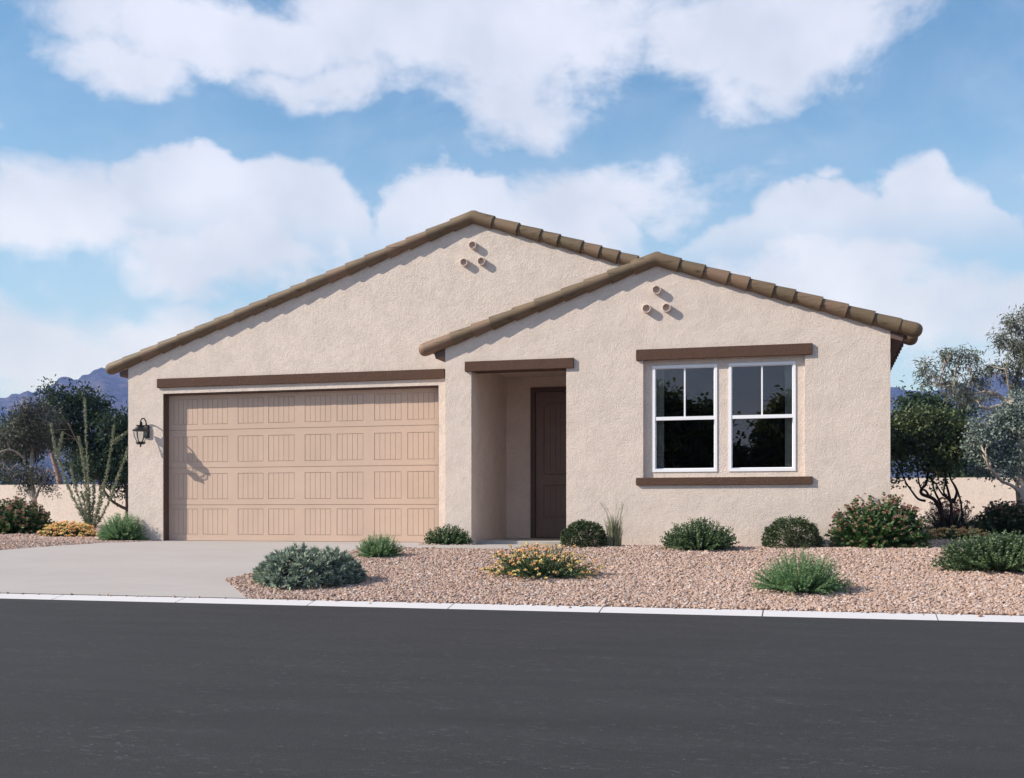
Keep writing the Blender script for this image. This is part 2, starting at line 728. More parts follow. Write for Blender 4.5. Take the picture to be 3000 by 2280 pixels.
def on_ground(px, py):
    """ground point seen at a pixel below the horizon"""
    lo, hi = Y_KERB1, 400.0
    for _ in range(60):
        mid = (lo + hi) / 2
        if at(px, py, mid).z > gz(mid):
            lo = mid
        else:
            hi = mid
    p = at(px, py, lo)
    return Vector((p.x, lo, gz(lo)))


# one ground sheet out to the horizon
def build_ground():
    ys = [-650, -60, -8.0, -7.79, Y_KERB0 - 0.02, Y_KERB0 - 0.01]
    zs = [Z_KERB] * 4 + [Z_ROAD - 0.004] * 2
    zs[3] = Z_ROAD - 0.004
    ys += [Y_KERB1 - 0.005]
    zs += [Z_KERB - 0.012]
    k = 14
    for i in range(k + 1):
        y = Y_KERB1 + (Y_FLAT - Y_KERB1) * i / k
        ys.append(y + (0.002 if i == 0 else 0))
        zs.append(gz(y))
    ys += [60, 300, 2000, 4150]
    zs += [0.0, -0.5, -2, -3]
    xs = [-3150, -1500, -200, -60, -30, -15, -8, -4, 0, 4, 8, 15, 30, 60, 200, 1500, 3150]
    bm = BM()
    g = [[bm.verts.new((x, y, z)) for x in xs] for y, z in zip(ys, zs)]
    for i in range(len(ys) - 1):
        for j in range(len(xs) - 1):
            bm.faces.new((g[i][j], g[i][j + 1], g[i + 1][j + 1], g[i + 1][j]))
    tag(obj('ground', bm, M_GROUND), kind='structure')


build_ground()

bm = BM()
vs = [bm.verts.new(p) for p in ((-300, -7.8, Z_ROAD), (300, -7.8, Z_ROAD), (300, Y_KERB0, Z_ROAD), (-300, Y_KERB0, Z_ROAD))]
bm.faces.new(vs)
tag(obj('road', bm, M_ASPHALT), kind='structure')

# kerb in 1.52 m lengths with dark joints
bm = BM()
for k in range(-40, 40):
    x0 = -0.505 + 1.52 * k + 0.006
    x1 = x0 + 1.52 - 0.012
    prof = [(Y_KERB0, Z_ROAD - 0.05), (Y_KERB0, Z_ROAD + 0.002), (Y_KERB0 + 0.008, Z_ROAD + 0.006), (Y_KERB1 - 0.006, Z_KERB), (Y_KERB1, Z_KERB - 0.003), (Y_KERB1, Z_ROAD - 0.05)]
    a = [bm.verts.new((x0, y, z)) for y, z in prof]
    b = [bm.verts.new((x1, y, z)) for y, z in prof]
    bm.faces.new(a)
    bm.faces.new(b[::-1])
    for i in range(len(prof)):
        j = (i + 1) % len(prof)
        bm.faces.new((a[i], b[i], b[j], a[j]))
ke = tag(obj('kerb', bm, M_KERB), kind='structure')
bm = BM()
for k in range(-40, 41):
    x0 = -0.505 + 1.52 * k - 0.006
    vs = [bm.verts.new(p) for p in ((x0 - .001, Y_KERB0 + .004, Z_ROAD - .003), (x0 + .013, Y_KERB0 + .004, Z_ROAD - .003), (x0 + .013, Y_KERB1, Z_KERB - .012), (x0 - .001, Y_KERB1, Z_KERB - .012))]
    bm.faces.new(vs)
obj('joint', bm, M_JOINT, ke)

# ------------------------------------------------------------------ house dimensions
YG = 16.60            # garage front wall
YD = YG + 0.155       # garage door
YP = 15.87            # projecting bedroom and porch front
XL, XR = -11.17, 0.915
XP = xat(1304.6, YP)
XM = (XL + XR) / 2    # main ridge
XF = (XP + XR) / 2    # front ridge
ZE = 2.885            # top of wall at the eaves
SL = 1 / 3.0
YB = 31.0             # back of the house


def roof_main(x):
    return ZE + SL * ((x - XL) if x < XM else (XR - x))


def roof_front(x):
    return ZE + SL * ((x - XP) if x < XF else (XR - x))


# driveway and front walk as one concrete sheet
YS = YP + 0.276       # porch slab front
CONC_PX = [(749, 1678), (998, 1622), (1045, 1611), (1191, 1606), (1500, 1610), (1627, 1594.5)]
conc = [on_ground(725, 1756), on_ground(657, 1699)] + [on_ground(*p) for p in CONC_PX]
conc[0].y = Y_KERB1 - 0.003
conc[0].x = xat(725, Y_KERB1)
conc += [Vector((xat(1655, YP), YP + 0.02, 0)), Vector((xat(1655, YP), YS + 0.02, 0)), Vector((xat(1381, YP), YS + 0.02, 0)), Vector((xat(1381, YP), YP, 0))]
pi = on_ground(1386, 1598.5)
conc += [pi, on_ground(1225, 1598.0), Vector((on_ground(1212, 1594).x, YG + 0.0, 0)), Vector((xat(1285, YG), YG, 0)), Vector((xat(1285, YG), YD + 0.08, 0)), Vector((xat(477.4, YG), YD + 0.08, 0)), Vector((xat(477.4, YG), YG - 0.02, 0))]
conc += [on_ground(447, 1586.5), on_ground(361, 1590), on_ground(260, 1594.5), on_ground(165, 1600), on_ground(0, 1613), on_ground(-200, 1634), on_ground(-420, 1676), Vector((on_ground(-450, 1700).x, Y_KERB1 - 0.003, 0))]
CONC_XY = [(p.x, p.y) for p in conc]


def inside(poly, x, y):
    x = np.asarray(x)
    y = np.asarray(y)
    c = np.zeros(x.shape, bool)
    n = len(poly)
    j = n - 1
    for i in range(n):
        xi, yi = poly[i]
        xj, yj = poly[j]
        with np.errstate(divide='ignore', invalid='ignore'):
            t = ((yi > y) != (yj > y)) & (x < (xj - xi) * (y - yi) / (yj - yi + 1e-12) + xi)
        c ^= t
        j = i
    return c


def build_concrete():
    bm = BM()
    f = bm.faces.new([bm.verts.new((x, y, 0)) for x, y in CONC_XY])
    bmesh.ops.triangulate(bm, faces=[f])
    for k in range(0, 15):
        y = Y_KERB1 + (Y_FLAT - Y_KERB1) * k / 14
        bmesh.ops.bisect_plane(bm, geom=bm.verts[:] + bm.edges[:] + bm.faces[:], plane_co=(0, y, 0), plane_no=(0, 1, 0))
    for v in bm.verts:
        v.co.z = gz(max(v.co.y, Y_KERB1)) + 0.006
    bmesh.ops.recalc_face_normals(bm, faces=bm.faces)
    tag(obj('driveway', bm, M_CONC), kind='structure')


build_concrete()

# ------------------------------------------------------------------ house
house = empty('house', ((XL + XR) / 2, YG, 0), 'single storey cream stucco house with brown tiled gables and a wide tan garage door', 'house')


def clip_wall(bm, x0, x1, roof, holes, Y, thick, extra=(), zbase=-0.25):
    xs = sorted(set([x0, x1] + [h[0] for h in holes] + [h[1] for h in holes] + [e for e in extra if x0 < e < x1]))
    top = max(roof(x) for x in xs)
    zs_all = sorted(set([z for h in holes for z in (h[2], h[3]) if zbase + 1e-4 < z < min(roof(x0), roof(x1)) - 1e-4]))
    vmap = {}

    def V(x, z):
        k = (round(x, 5), round(z, 5))
        if k not in vmap:
            vmap[k] = bm.verts.new((x, Y, z))
        return vmap[k]
    faces = []
    for a, b in zip(xs[:-1], xs[1:]):
        mid = (a + b) / 2
        cuts = [zbase] + zs_all + [None]
        for lo, hi in zip(cuts[:-1], cuts[1:]):
            hole = False
            for h in holes:
                if h[0] < mid < h[1] and lo >= h[2] - 1e-6 and hi is not None and hi <= h[3] + 1e-6:
                    hole = True
            if hole:
                continue
            if hi is None:
                ps = [(a, lo), (b, lo), (b, roof(b)), (a, roof(a))]
            else:
                ps = [(a, lo), (b, lo), (b, hi), (a, hi)]
            faces.append(bm.faces.new([V(*p) for p in ps]))
    r = bmesh.ops.extrude_face_region(bm, geom=faces)
    for v in [g for g in r['geom'] if isinstance(g, bmesh.types.BMVert)]:
        v.co.y += thick


GX0, GX1, GZ1 = xat(477.4, YG), xat(1285, YG), 2.446
EX0, EX1 = xat(1380.8, YP), xat(1659, YP)
EZ1 = zat(1361, 1088.8, YP - 0.035) + 0.01
WX0, WX1 = xat(1884.2, YP), xat(2358, YP)
WZ0, WZ1 = zat(1863, 1400, YP - 0.035) - 0.02, zat(1863, 1056, YP - 0.035) + 0.03

bm = BM()
clip_wall(bm, XL, XR, lambda x: roof_main(x) + 0.02, [(GX0, GX1, -0.25, GZ1), (XP + 0.2, XR - 0.2, -0.25, ZE - 0.001)], YG, 0.30, extra=(XM,))
obj('wall', bm, M_STUCCO, house)
bm = BM()
clip_wall(bm, XP, XR, lambda x: roof_front(x) + 0.02, [(EX0, EX1, -0.25, EZ1), (WX0, WX1, WZ0, WZ1)], YP, 0.276, extra=(XF,))
obj('wall', bm, M_STUCCO, house)
# side and back walls
bm = BM()
box(bm, XL, XL + 0.2, YG + 0.30, YB, -0.25, ZE)
obj('wall', bm, M_STUCCO, house)
bm = BM()
box(bm, XP, XP + 0.2, YP + 0.276, YG - 0.001, -0.25, ZE)
obj('wall', bm, M_STUCCO, house)
bm = BM()
box(bm, XR - 0.2, XR, YP + 0.276, YG - 0.001, -0.25, ZE)
obj('wall', bm, M_STUCCO, house)
bm = BM()
box(bm, XR - 0.2, XR, YG + 0.30, YB, -0.25, ZE)
obj('wall', bm, M_STUCCO, house)
bm = BM()
prism(bm, [(XL, -0.25), (XR, -0.25), (XR, ZE), (XM, roof_main(XM)), (XL, ZE)], YB, YB + 0.2)
obj('wall', bm, M_STUCCO, house)

# ---- porch recess (a lined niche set into the front; the garage front wall is cut away behind it)
PXL, PXR, PYB = EX0 - 0.04, -3.05, 17.95
PCZ = EZ1 + 0.14
DF0, DF1 = xat(1555, PYB), xat(1763, PYB)          # door frame, left and right
DZ1 = zat(1555, 1136, PYB)
SLAB = 0.055
bm = BM()
box(bm, PXL - 0.08, PXL, YS, PYB, -0.2, PCZ)
obj('wall', bm, M_STUCCO, house)
bm = BM()
box(bm, PXR, PXR + 0.1, YS, PYB, -0.2, PCZ)
obj('wall', bm, M_STUCCO, house)
bm = BM()
clip_wall(bm, PXL - 0.08, PXR + 0.1, lambda x: PCZ, [(DF0, DF1, -0.25, DZ1)], PYB, 0.15)
obj('wall', bm, M_STUCCO, house)
bm = BM()
box(bm, PXL - 0.08, PXR + 0.1, YS, PYB + 0.15, PCZ + 0.002, PCZ + 0.1)
obj('ceiling', bm, M_STUCCO, house)
bm = BM()
box(bm, PXL, PXR, YS, PYB + 0.1, -0.2, SLAB, 0.008)
box(bm, PXL + 0.02, EX0 + 0.02, YS - 0.02, YS + 0.1, -0.2, SLAB - 0.004)
obj('porch_slab', bm, M_CONC2, house)

# ---- front door
bm = BM()
fw = 0.075
box(bm, DF0, DF0 + fw, PYB - 0.02, PYB + 0.1, SLAB, DZ1)
box(bm, DF1 - fw, DF1, PYB - 0.02, PYB + 0.1, SLAB, DZ1)
box(bm, DF0 + fw, DF1 - fw, PYB - 0.02, PYB + 0.1, DZ1 - fw, DZ1)
fr = obj('door_frame', bm, M_TRIM, house)
bm = BM()
d0, d1 = DF0 + fw + 0.002, DF1 - fw - 0.002
YDF = PYB + 0.035
box(bm, d0, d1, YDF, YDF + 0.05, SLAB + 0.02, DZ1 - fw - 0.003)
a0, a1 = xat(1592, PYB), xat(1727, PYB)
zb, zt, zs = zat(1592, 1390, PYB), zat(1659, 1178, PYB), zat(1595, 1191, PYB)
l0, l1 = zat(1592, 1514, PYB), zat(1592, 1422, PYB)
arc = [(a0, zb), (a1, zb), (a1, zs)] + [(a1 + (a0 - a1) * t, zs + (zt - zs) * math.sin(math.pi * t) ** 0.8) for t in [i / 12 for i in range(1, 12)]] + [(a0, zs)]
for loop in (arc, [(a0, l0), (a1, l0), (a1, l1), (a0, l1)]):
    pts = [Vector((x, YDF - 0.002, z)) for x, z in loop]
    for p, q in zip(pts, pts[1:] + pts[:1]):
        tube(bm, [p, q], 0.011, 6)
npl = 8
for i in range(npl):
    xa = a0 + 0.03 + (a1 - a0 - 0.06) * i / npl
    xb = a0 + 0.03 + (a1 - a0 - 0.06) * (i + 1) / npl - 0.008
    tm = ((xa + xb) / 2 - a0) / (a1 - a0)
    box(bm, xa, xb, YDF - 0.008, YDF + 0.001, zb + 0.03, zs + (zt - zs) * math.sin(math.pi * tm) ** 0.8 - 0.03, 0.002)
    box(bm, xa, xb, YDF - 0.008, YDF + 0.001, l0 + 0.03, l1 - 0.03, 0.002)
dr = obj('front_door', bm, M_DOOR, house)
bm = BM()
box(bm, d0, d1, PYB - 0.03, PYB + 0.09, SLAB, SLAB + 0.018)
obj('threshold', bm, M_TRIM, dr)
bm = BM()
hx = d1 - 0.07
tube(bm, [(hx, YDF, 1.05), (hx, YDF - 0.05, 1.05), (hx - 0.11, YDF - 0.055, 1.05)], [0.02, 0.011, 0.009], 10)
tube(bm, [(hx, YDF + 0.002, 1.05), (hx, YDF - 0.012, 1.05)], 0.03, 16)
obj('handle', bm, M_METAL, dr, True)
bm = BM()
tube(bm, [(hx, YDF + 0.002, 1.2), (hx, YDF - 0.016, 1.2)], 0.027, 16)
obj('deadbolt', bm, M_METAL, dr, True)

# ---- garage door: four sections of eight grooved panels
bm = BM()
box(bm, GX0 + 0.0, GX0 + 0.012, YG + 0.022, YD + 0.06, 0.007, GZ1)
box(bm, GX1 - 0.012, GX1, YG + 0.022, YD + 0.06, 0.007, GZ1)
box(bm, GX0 + 0.012, GX1 - 0.012, YG + 0.022, YD + 0.06, GZ1 - 0.014, GZ1)
obj('garage_door_frame', bm, M_TRIM, house)
bm = BM()
gx0, gx1 = GX0 + 0.014, GX1 - 0.014
box(bm, gx0, gx1, YD + 0.0105, YD + 0.05, 0.01, GZ1 - 0.016)
gd = obj('garage_door', bm, M_GARAGE, house)
pan_px = [(352, 507), (540, 702), (767, 932), (965, 1133), (1201, 1370), (1408, 1579), (1651, 1826), (1866, 2041)]
pans = [(xat(a / 2.211 + 350, YD), xat(b / 2.211 + 350, YD)) for a, b in pan_px]
seams = [0.012, 0.602, 1.216, 1.845, GZ1 - 0.017]
for r in range(4):
    bm = BM()
    z0, z1 = seams[r] + (0.004 if r else 0), seams[r + 1] - 0.004
    pz0 = seams[r] + (0.095 if r else 0.10)
    pz1 = pz0 + 0.425
    if r == 3:
        pz0, pz1 = 1.936, 2.357
    yf, yb = YD, YD + 0.010
    xs = [gx0]
    for a, b in pans:
        xs += [a, b]
    xs.append(gx1)
    box(bm, gx0, gx1, yf, yb, z0, pz0)
    box(bm, gx0, gx1, yf, yb, pz1, z1)
    for i in range(0, len(xs), 2):
        box(bm, xs[i], xs[i + 1], yf, yb, pz0, pz1)
    for a, b in pans:
        n = 5
        w = (b - a - 0.014) / n
        for i in range(n):
            box(bm, a + 0.007 + i * w, a + 0.007 + (i + 1) * w - (0.0055 if i < n - 1 else 0), yf + 0.003, yb - 0.001, pz0 + 0.007, pz1 - 0.007)
    obj('door_section', bm, M_GARAGE, gd)

# ---- lintels and sill
PL = 0.036


def lintel(pl, pr, ylt, ylb, Y, deep=0.0):
    x0, x1 = xat(pl, Y - PL), xat(pr, Y - PL)
    z1, z0 = zat(pl, ylt, Y - PL), zat(pl, ylb, Y - PL)
    bm = BM()
    box(bm, x0, x1, Y - PL, Y + 0.003, z0, z1, 0.006)
    return bm, x0, x1, z0, z1


bm, *_ = lintel(459, 1302, 1110, 1136.5, YG)
obj('lintel', bm, M_BROWN, house)
bm, lx0, lx1, lz0, lz1 = lintel(1361, 1680, 1059.6, 1088.8, YP)
box(bm, EX0 + 0.001, EX1 - 0.001, YP + 0.004, YS, lz0 + 0.002, EZ1)
obj('lintel', bm, M_BROWN, house)
bm, *_ = lintel(1863, 2380, 1024.6, 1056.5, YP)
obj('lintel', bm, M_BROWN, house)
bm, *_ = lintel(1863, 2380, 1400, 1422, YP)
obj('window_sill', bm, M_BROWN, house)

# ---- windows in their shallow recess
YW = YP + 0.06
wins = []
for (a, b, yt, yb_) in ((1912, 2101, 1073, 1383.5), (2135, 2331, 1066, 1381.5)):
    wins.append((xat(a, YW), xat(b, YW), zat(a, yb_, YW), zat(a, yt, YW)))
bm = BM()
wz0 = min(w[2] for w in wins)
wz1 = max(w[3] for w in wins)
clip_wall(bm, WX0 + 0.0005, WX1 - 0.0005, lambda x: WZ1 - 0.0005, [(w[0], w[1], wz0, wz1) for w in wins], YW, 0.15, zbase=WZ0 + 0.0005)
obj('wall', bm, M_STUCCO, house)
for wi, (x0, x1, z0, z1) in enumerate(wins):
    z0, z1 = wz0, wz1
    fwid = 0.036
    bm = BM()
    yf, yb = YW - 0.012, YW + 0.09
    box(bm, x0, x0 + fwid, yf, yb, z0, z1)
    box(bm, x1 - fwid, x1, yf, yb, z0, z1)
    box(bm, x0 + fwid, x1 - fwid, yf, yb, z1 - fwid, z1)
    box(bm, x0 + fwid, x1 - fwid, yf, yb, z0, z0 + fwid + 0.006)
    wo = obj('window', bm, M_WHITE, house)
    zr1, zr0 = zat(1912, 1222.5, YW) if wi == 0 else zat(1912, 1222.5, YW), zat(1912, 1232.5, YW)
    # upper sash, in front
    bm = BM()
    s = 0.010
    ya, yc = YW + 0.004, YW + 0.034
    xa, xb = x0 + fwid + 0.001, x1 - fwid - 0.001
    box(bm, xa, xa + s, ya, yc, zr1, z1 - fwid - 0.001)
    box(bm, xb - s, xb, ya, yc, zr1, z1 - fwid - 0.001)
    box(bm, xa + s, xb - s, ya, yc, z1 - fwid - 0.001 - s, z1 - fwid - 0.001)
    box(bm, xa, xb, ya - 0.01, yc, zr0, zr1)
    obj('sash', bm, M_WHITE, wo)
    bm = BM()
    xm = (xa + xb) / 2
    box(bm, xm - 0.011, xm + 0.011, ya + 0.002, ya + 0.016, zr1 + 0.001, z1 - fwid - s - 0.002)
    obj('muntin', bm, M_WHITE, wo)
    bm = BM()
    box(bm, xa + s, xb - s, ya + 0.019, ya + 0.023, zr1, z1 - fwid - s)
    obj('pane', bm, M_GLASS, wo)
    # lower sash, behind
    bm = BM()
    ya2, yc2 = YW + 0.038, YW + 0.068
    box(bm, xa, xa + s, ya2, yc2, z0 + fwid + 0.007, zr0)
    box(bm, xb - s, xb, ya2, yc2, z0 + fwid + 0.007, zr0)
    box(bm, xa + s, xb - s, ya2, yc2, z0 + fwid + 0.007, z0 + fwid + 0.007 + s)
    obj('sash', bm, M_WHITE, wo)
    bm = BM()
    box(bm, xa + s, xb - s, ya2 + 0.012, ya2 + 0.016, z0 + fwid + 0.007 + s, zr0)
    obj('pane', bm, M_GLASS, wo)
    # curtain drawn to the outer side
    bm = BM()
    n = 40
    wC = 0.115
    cx0 = x0 + 0.03 if wi == 0 else x1 - 0.03 - wC
    rows = []
    for z in (z0 + 0.02, z1 - 0.0):
        rows.append([bm.verts.new((cx0 + wC * i / n, YW + 0.125 + 0.016 * math.sin(i * 1.1), z)) for i in range(n + 1)])
    for i in range(n):
        bm.faces.new((rows[0][i], rows[0][i + 1], rows[1][i + 1], rows[1][i]))
    obj('curtain', bm, M_CURTAIN, wo, True)
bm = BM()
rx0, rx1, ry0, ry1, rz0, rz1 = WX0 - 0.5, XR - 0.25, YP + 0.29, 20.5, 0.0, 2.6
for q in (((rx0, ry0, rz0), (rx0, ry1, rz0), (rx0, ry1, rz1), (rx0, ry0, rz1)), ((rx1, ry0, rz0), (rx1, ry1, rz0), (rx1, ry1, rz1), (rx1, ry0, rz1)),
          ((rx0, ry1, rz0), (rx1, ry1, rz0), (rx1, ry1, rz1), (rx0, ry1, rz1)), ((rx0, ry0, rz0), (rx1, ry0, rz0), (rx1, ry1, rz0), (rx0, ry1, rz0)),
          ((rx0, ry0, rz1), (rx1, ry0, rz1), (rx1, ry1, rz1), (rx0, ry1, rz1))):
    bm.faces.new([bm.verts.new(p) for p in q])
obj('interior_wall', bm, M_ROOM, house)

# ---- gable vents: short stucco pipes in threes
for (px, py, Y) in ((1383.3, 717.5, YG), (1357.9, 767.9, YG), (1409, 764.9, YG), (1923, 848.8, YP), (1893.5, 903.6, YP), (1952.1, 900.9, YP)):
    c = at(px, py, Y - 0.075)
    bm = BM()
    seg = 28
    rings = []
    for r, y in ((0.0605, Y + 0.002), (0.0605, Y - 0.069), (0.0575, Y - 0.075), (0.052, Y - 0.075), (0.049, Y - 0.071), (0.049, Y - 0.003)):
        rings.append([bm.verts.new((c.x + r * math.cos(2 * math.pi * k / seg), y, c.z + r * math.sin(2 * math.pi * k / seg))) for k in range(seg)])
    for i in range(len(rings) - 1):
        for k in range(seg):
            bm.faces.new((rings[i][k], rings[i][(k + 1) % seg], rings[i + 1][(k + 1) % seg], rings[i + 1][k]))
    bm.faces.new(rings[-1])
    obj('gable_vent', bm, M_STUCCO, house)

# ---- eaves
bm = BM()
OH = 0.175
n_ = Vector((SL, 0, -1)).normalized() * 0.078       # downwards, square to the left slope


def eave_poly(side):
    xw = XL if side == 'L' else (XP if side == 'P' else XR)
    s = -1 if side in 'LP' else 1
    zo = ZE - SL * OH
    return [(xw, ZE), (xw + s * OH, zo), (xw + s * (OH - n_.x), zo + n_.z), (xw, zo + n_.z - SL * 0 - 0.0 + SL * 0)] if False else \
           [(xw, ZE), (xw + s * OH, zo), (xw + s * (OH - n_.x), zo + n_.z), (xw, zo + n_.z + SL * (OH - n_.x))]


prism(bm, eave_poly('L'), YG + 0.002, YB)
prism(bm, eave_poly('P'), YP + 0.002, YG - 0.003)
prism(bm, eave_poly('R'), YP + 0.002, YB)
obj('eave', bm, M_SOFFIT, house)

# ---- roof: field of barrel tiles, rake tiles along the gables, ridge tiles


def field(bm, lay, x_hi, x_lo, roof_z, y0, y1, period=0.33, amp=0.055):
    n = int((y1 - y0) / period)
    ks = []
    for i in range(n):
        for k in range(8):
            t = k / 8
            ks.append((y0 + (i + t) * period, amp * (math.sin(math.pi * t / 0.62) if t < 0.62 else -0.25 * math.sin(math.pi * (t - 0.62) / 0.38)), i))
    top, bot = [], []
    rows = 14
    for j in range(rows + 1):
        u = j / rows
        x = x_hi + (x_lo - x_hi) * u
        for end in ((0, 1) if 0 < j < rows else (0,)):
            lift = 0.022 if end == 0 else 0.0
            top.append([bm.verts.new((x, y, roof_z(x) + 0.045 + h + (lift if j > 0 else 0))) for y, h, i in ks])
            for v, (y, h, i) in zip(top[-1], ks):
                v[lay] = ((i * 0.618 + j * 0.377) % 1.0)
    last = [bm.verts.new((v.co.x, v.co.y, v.co.z - 0.03)) for v in top[-1]]
    top.append(last)
    back = [bm.verts.new((x_hi, y, roof_z(x_hi) + 0.01)) for y, h, i in ks]
    top.append(back)
    for a, b in zip(top[:-1], top[1:]):
        for k in range(len(ks) - 1):
            bm.faces.new((a[k], a[k + 1], b[k + 1], b[k]))


bm = BM()
lay = bm.verts.layers.float.new('tilerand')


def rz_main(x):
    return ZE + SL * (min(x, 2 * XM - x) - XL)


def rz_front(x):
    return ZE + SL * (min(x, 2 * XF - x) - XP)


field(bm, lay, XM, XL - 0.24, rz_main, YG + 0.16, YB)
field(bm, lay, XM, XR + 0.24, rz_main, YG + 0.16, YB)
field(bm, lay, XF, XP - 0.24, rz_front, YP + 0.16, YG - 0.02)
field(bm, lay, XF, XR + 0.24, rz_front, YP + 0.16, YG + 0.05)
roof = obj('roof', bm, M_TILE, house)

RT = 0.099
nseg = 22


def rake(bm, lay, x_peak, z_peak, sgn, length, Yw, seed):
    """tapered barrel tiles lapping downhill from the peak; the last one has a rounded end"""
    rr = random.Random(seed)
    d = Vector((sgn * math.cos(math.atan(SL)), 0, -math.sin(math.atan(SL))))
    up = Vector((sgn * math.sin(math.atan(SL)), 0, math.cos(math.atan(SL))))
    o = Vector((x_peak, Yw - 0.018, z_peak)) + Vector((0, 0, RT / math.cos(math.atan(SL)) + 0.004))
    s = 0.34
    cuts = [s]
    while s < length - 0.55:
        s += rr.choice([0.345, 0.36, 0.375, 0.35, 0.42, 0.29])
        cuts.append(s)
    tiles = list(zip(cuts[:-1], cuts[1:])) + [(cuts[-1], length)]
    yv = Vector((0, 1, 0))
    for n, (a, b) in enumerate(tiles):
        last = n == len(tiles) - 1
        rnd = rr.random()
        prof = [(a - 0.05, 0.078), (b, 0.1025)] if not last else [(a - 0.05, 0.090), (b - 0.11, 0.101)] + [(b - 0.11 + 0.11 * math.sin(t), 0.101 * math.cos(t) ** 0.8 + 0.001) for t in [0.3, 0.6, 0.9, 1.15, 1.35, 1.5]]
        rings = []
        for (p, r) in prof:
            c = o + d * p
            ring = [bm.verts.new(c + (up * math.cos(2 * math.pi * k / nseg) + yv * math.sin(2 * math.pi * k / nseg)) * r) for k in range(nseg)]
            for v in ring:
                v[lay] = rnd
            rings.append(ring)
        for i in range(len(rings) - 1):
            for k in range(nseg):
                f = bm.faces.new((rings[i][k], rings[i][(k + 1) % nseg], rings[i + 1][(k + 1) % nseg], rings[i + 1][k]))
                f.smooth = True
        for ring in (rings[-1], rings[0][::-1]):
            dup = [bm.verts.new(v.co) for v in ring]
            for v in dup:
                v[lay] = rnd
            bm.faces.new(dup)
    return o, d


def gable(xp, zp, Ll, Lr, Yw, seed):
    bm = BM()
    lay = bm.verts.layers.float.new('tilerand')
    o, dr_ = rake(bm, lay, xp, zp, 1, Lr, Yw, seed)
    o, dl = rake(bm, lay, xp, zp, -1, Ll, Yw, seed + 1)
    # the bent tile over the peak
    n0 = len(bm.verts)
    rings = []
    up = Vector((0, 0, 1))
    yv = Vector((0, 1, 0))
    cosl = math.cos(math.atan(SL))
    for p, r, u in ((o + dl * 0.345, 0.102, Vector((-SL, 0, 1)).normalized()), (o + dl * 0.12, 0.097, Vector((-SL, 0, 1)).normalized()), (o, 0.095 / cosl, up), (o + dr_ * 0.12, 0.097, Vector((SL, 0, 1)).normalized()), (o + dr_ * 0.345, 0.102, Vector((SL, 0, 1)).normalized())):
        rings.append([bm.verts.new(p + u * r * math.cos(2 * math.pi * k / nseg) + yv * math.sin(2 * math.pi * k / nseg) * min(r, 0.1)) for k in range(nseg)])
    for ring in rings:
        for v in ring:
            v[lay] = 0.2
    for i in range(4):
        for k in range(nseg):
            f = bm.faces.new((rings[i][k], rings[i][(k + 1) % nseg], rings[i + 1][(k + 1) % nseg], rings[i + 1][k]))
            f.smooth = i not in ()
    for ring in (rings[-1], rings[0][::-1]):
        dup = [bm.verts.new(v.co) for v in ring]
        for v in dup:
            v[lay] = 0.2
        bm.faces.new(dup)
    obj('rake_tiles', bm, M_TILE, roof)


Ltot_m = (XM - XL + 0.40) / math.cos(math.atan(SL))
Ltot_f = (XF - XP + 0.40) / math.cos(math.atan(SL))
gable(XM, ZE + SL * (XM - XL), Ltot_m, Ltot_m, YG, 5)
gable(XF, ZE + SL * (XF - XP), Ltot_f, Ltot_f, YP, 21)

for (x, zc, y0, y1) in ((XM, ZE + SL * (XM - XL), YG, YB), (XF, ZE + SL * (XF - XP), YP, YG + 0.5)):
    bm = BM()
    lay = bm.verts.layers.float.new('tilerand')
    y = y0 + 0.04
    i = 0
    while y < y1:
        r0, r1 = 0.100, 0.085
        zz = zc + 0.124
        ra = [bm.verts.new((x + r0 * math.cos(math.pi * (k / 12 * 1.3 - 0.15)), y, zz + r0 * math.sin(math.pi * (k / 12 * 1.3 - 0.15)))) for k in range(13)]
        rb = [bm.verts.new((x + r1 * math.cos(math.pi * (k / 12 * 1.3 - 0.15)), y + 0.42, zz + r1 * math.sin(math.pi * (k / 12 * 1.3 - 0.15)))) for k in range(13)]
        for v in ra + rb:
            v[lay] = (i * 0.37) % 1
        for k in range(12):
            bm.faces.new((ra[k], ra[k + 1], rb[k + 1], rb[k]))
        bm.faces.new(ra)
        y += 0.38
        i += 1
    obj('ridge_tiles', bm, M_TILE, roof)

# ------------------------------------------------------------------ wall lantern
lc = at(412, 1260, YG - 0.19)
mp = mpp(412, YG - 0.19)


def lz(py):
    return zat(412, py, YG - 0.19)


lan = empty('wall_lantern', (lc.x, YG, lc.z), 'black wrought metal wall lantern hanging from a scrolled arm left of the garage door', 'lantern')
HEX = R(30)
bm = BM()
lathe(bm, (lc.x, lc.y, 0), [(0.02, lz(1246.0)), (0.075, lz(1246.0)), (0.060, lz(1249.5)), (0.066, lz(1251)), (0.098, lz(1257)), (0.135, lz(1259.5)), (0.118, lz(1263.8)), (0.02, lz(1263.8))], 6, HEX)
obj('lantern_roof', bm, M_METAL, lan)
bm = BM()
for k in range(6):
    a = HEX + 2 * math.pi * k / 6
    pts = []
    for t in range(9):
        tt = t / 8
        r = 0.106 + 0.004 * math.sin(tt * math.pi) - 0.055 * tt ** 2.2
        pts.append((lc.x + r * math.cos(a), lc.y + r * math.sin(a), lz(1263.8) + (lz(1294.5) - lz(1263.8)) * tt))
    tube(bm, pts, 0.0055, 6)
obj('cage', bm, M_METAL, lan)
bm = BM()
prof = []
for t in range(9):
    tt = t / 8
    r = 0.100 + 0.004 * math.sin(tt * math.pi) - 0.055 * tt ** 2.2
    prof.append((r, lz(1264) + (lz(1294.4) - lz(1264)) * tt))
lathe(bm, (lc.x, lc.y, 0), prof, 6, HEX, closed=True)
obj('glass', bm, M_LAMPGLASS, lan)
bm = BM()
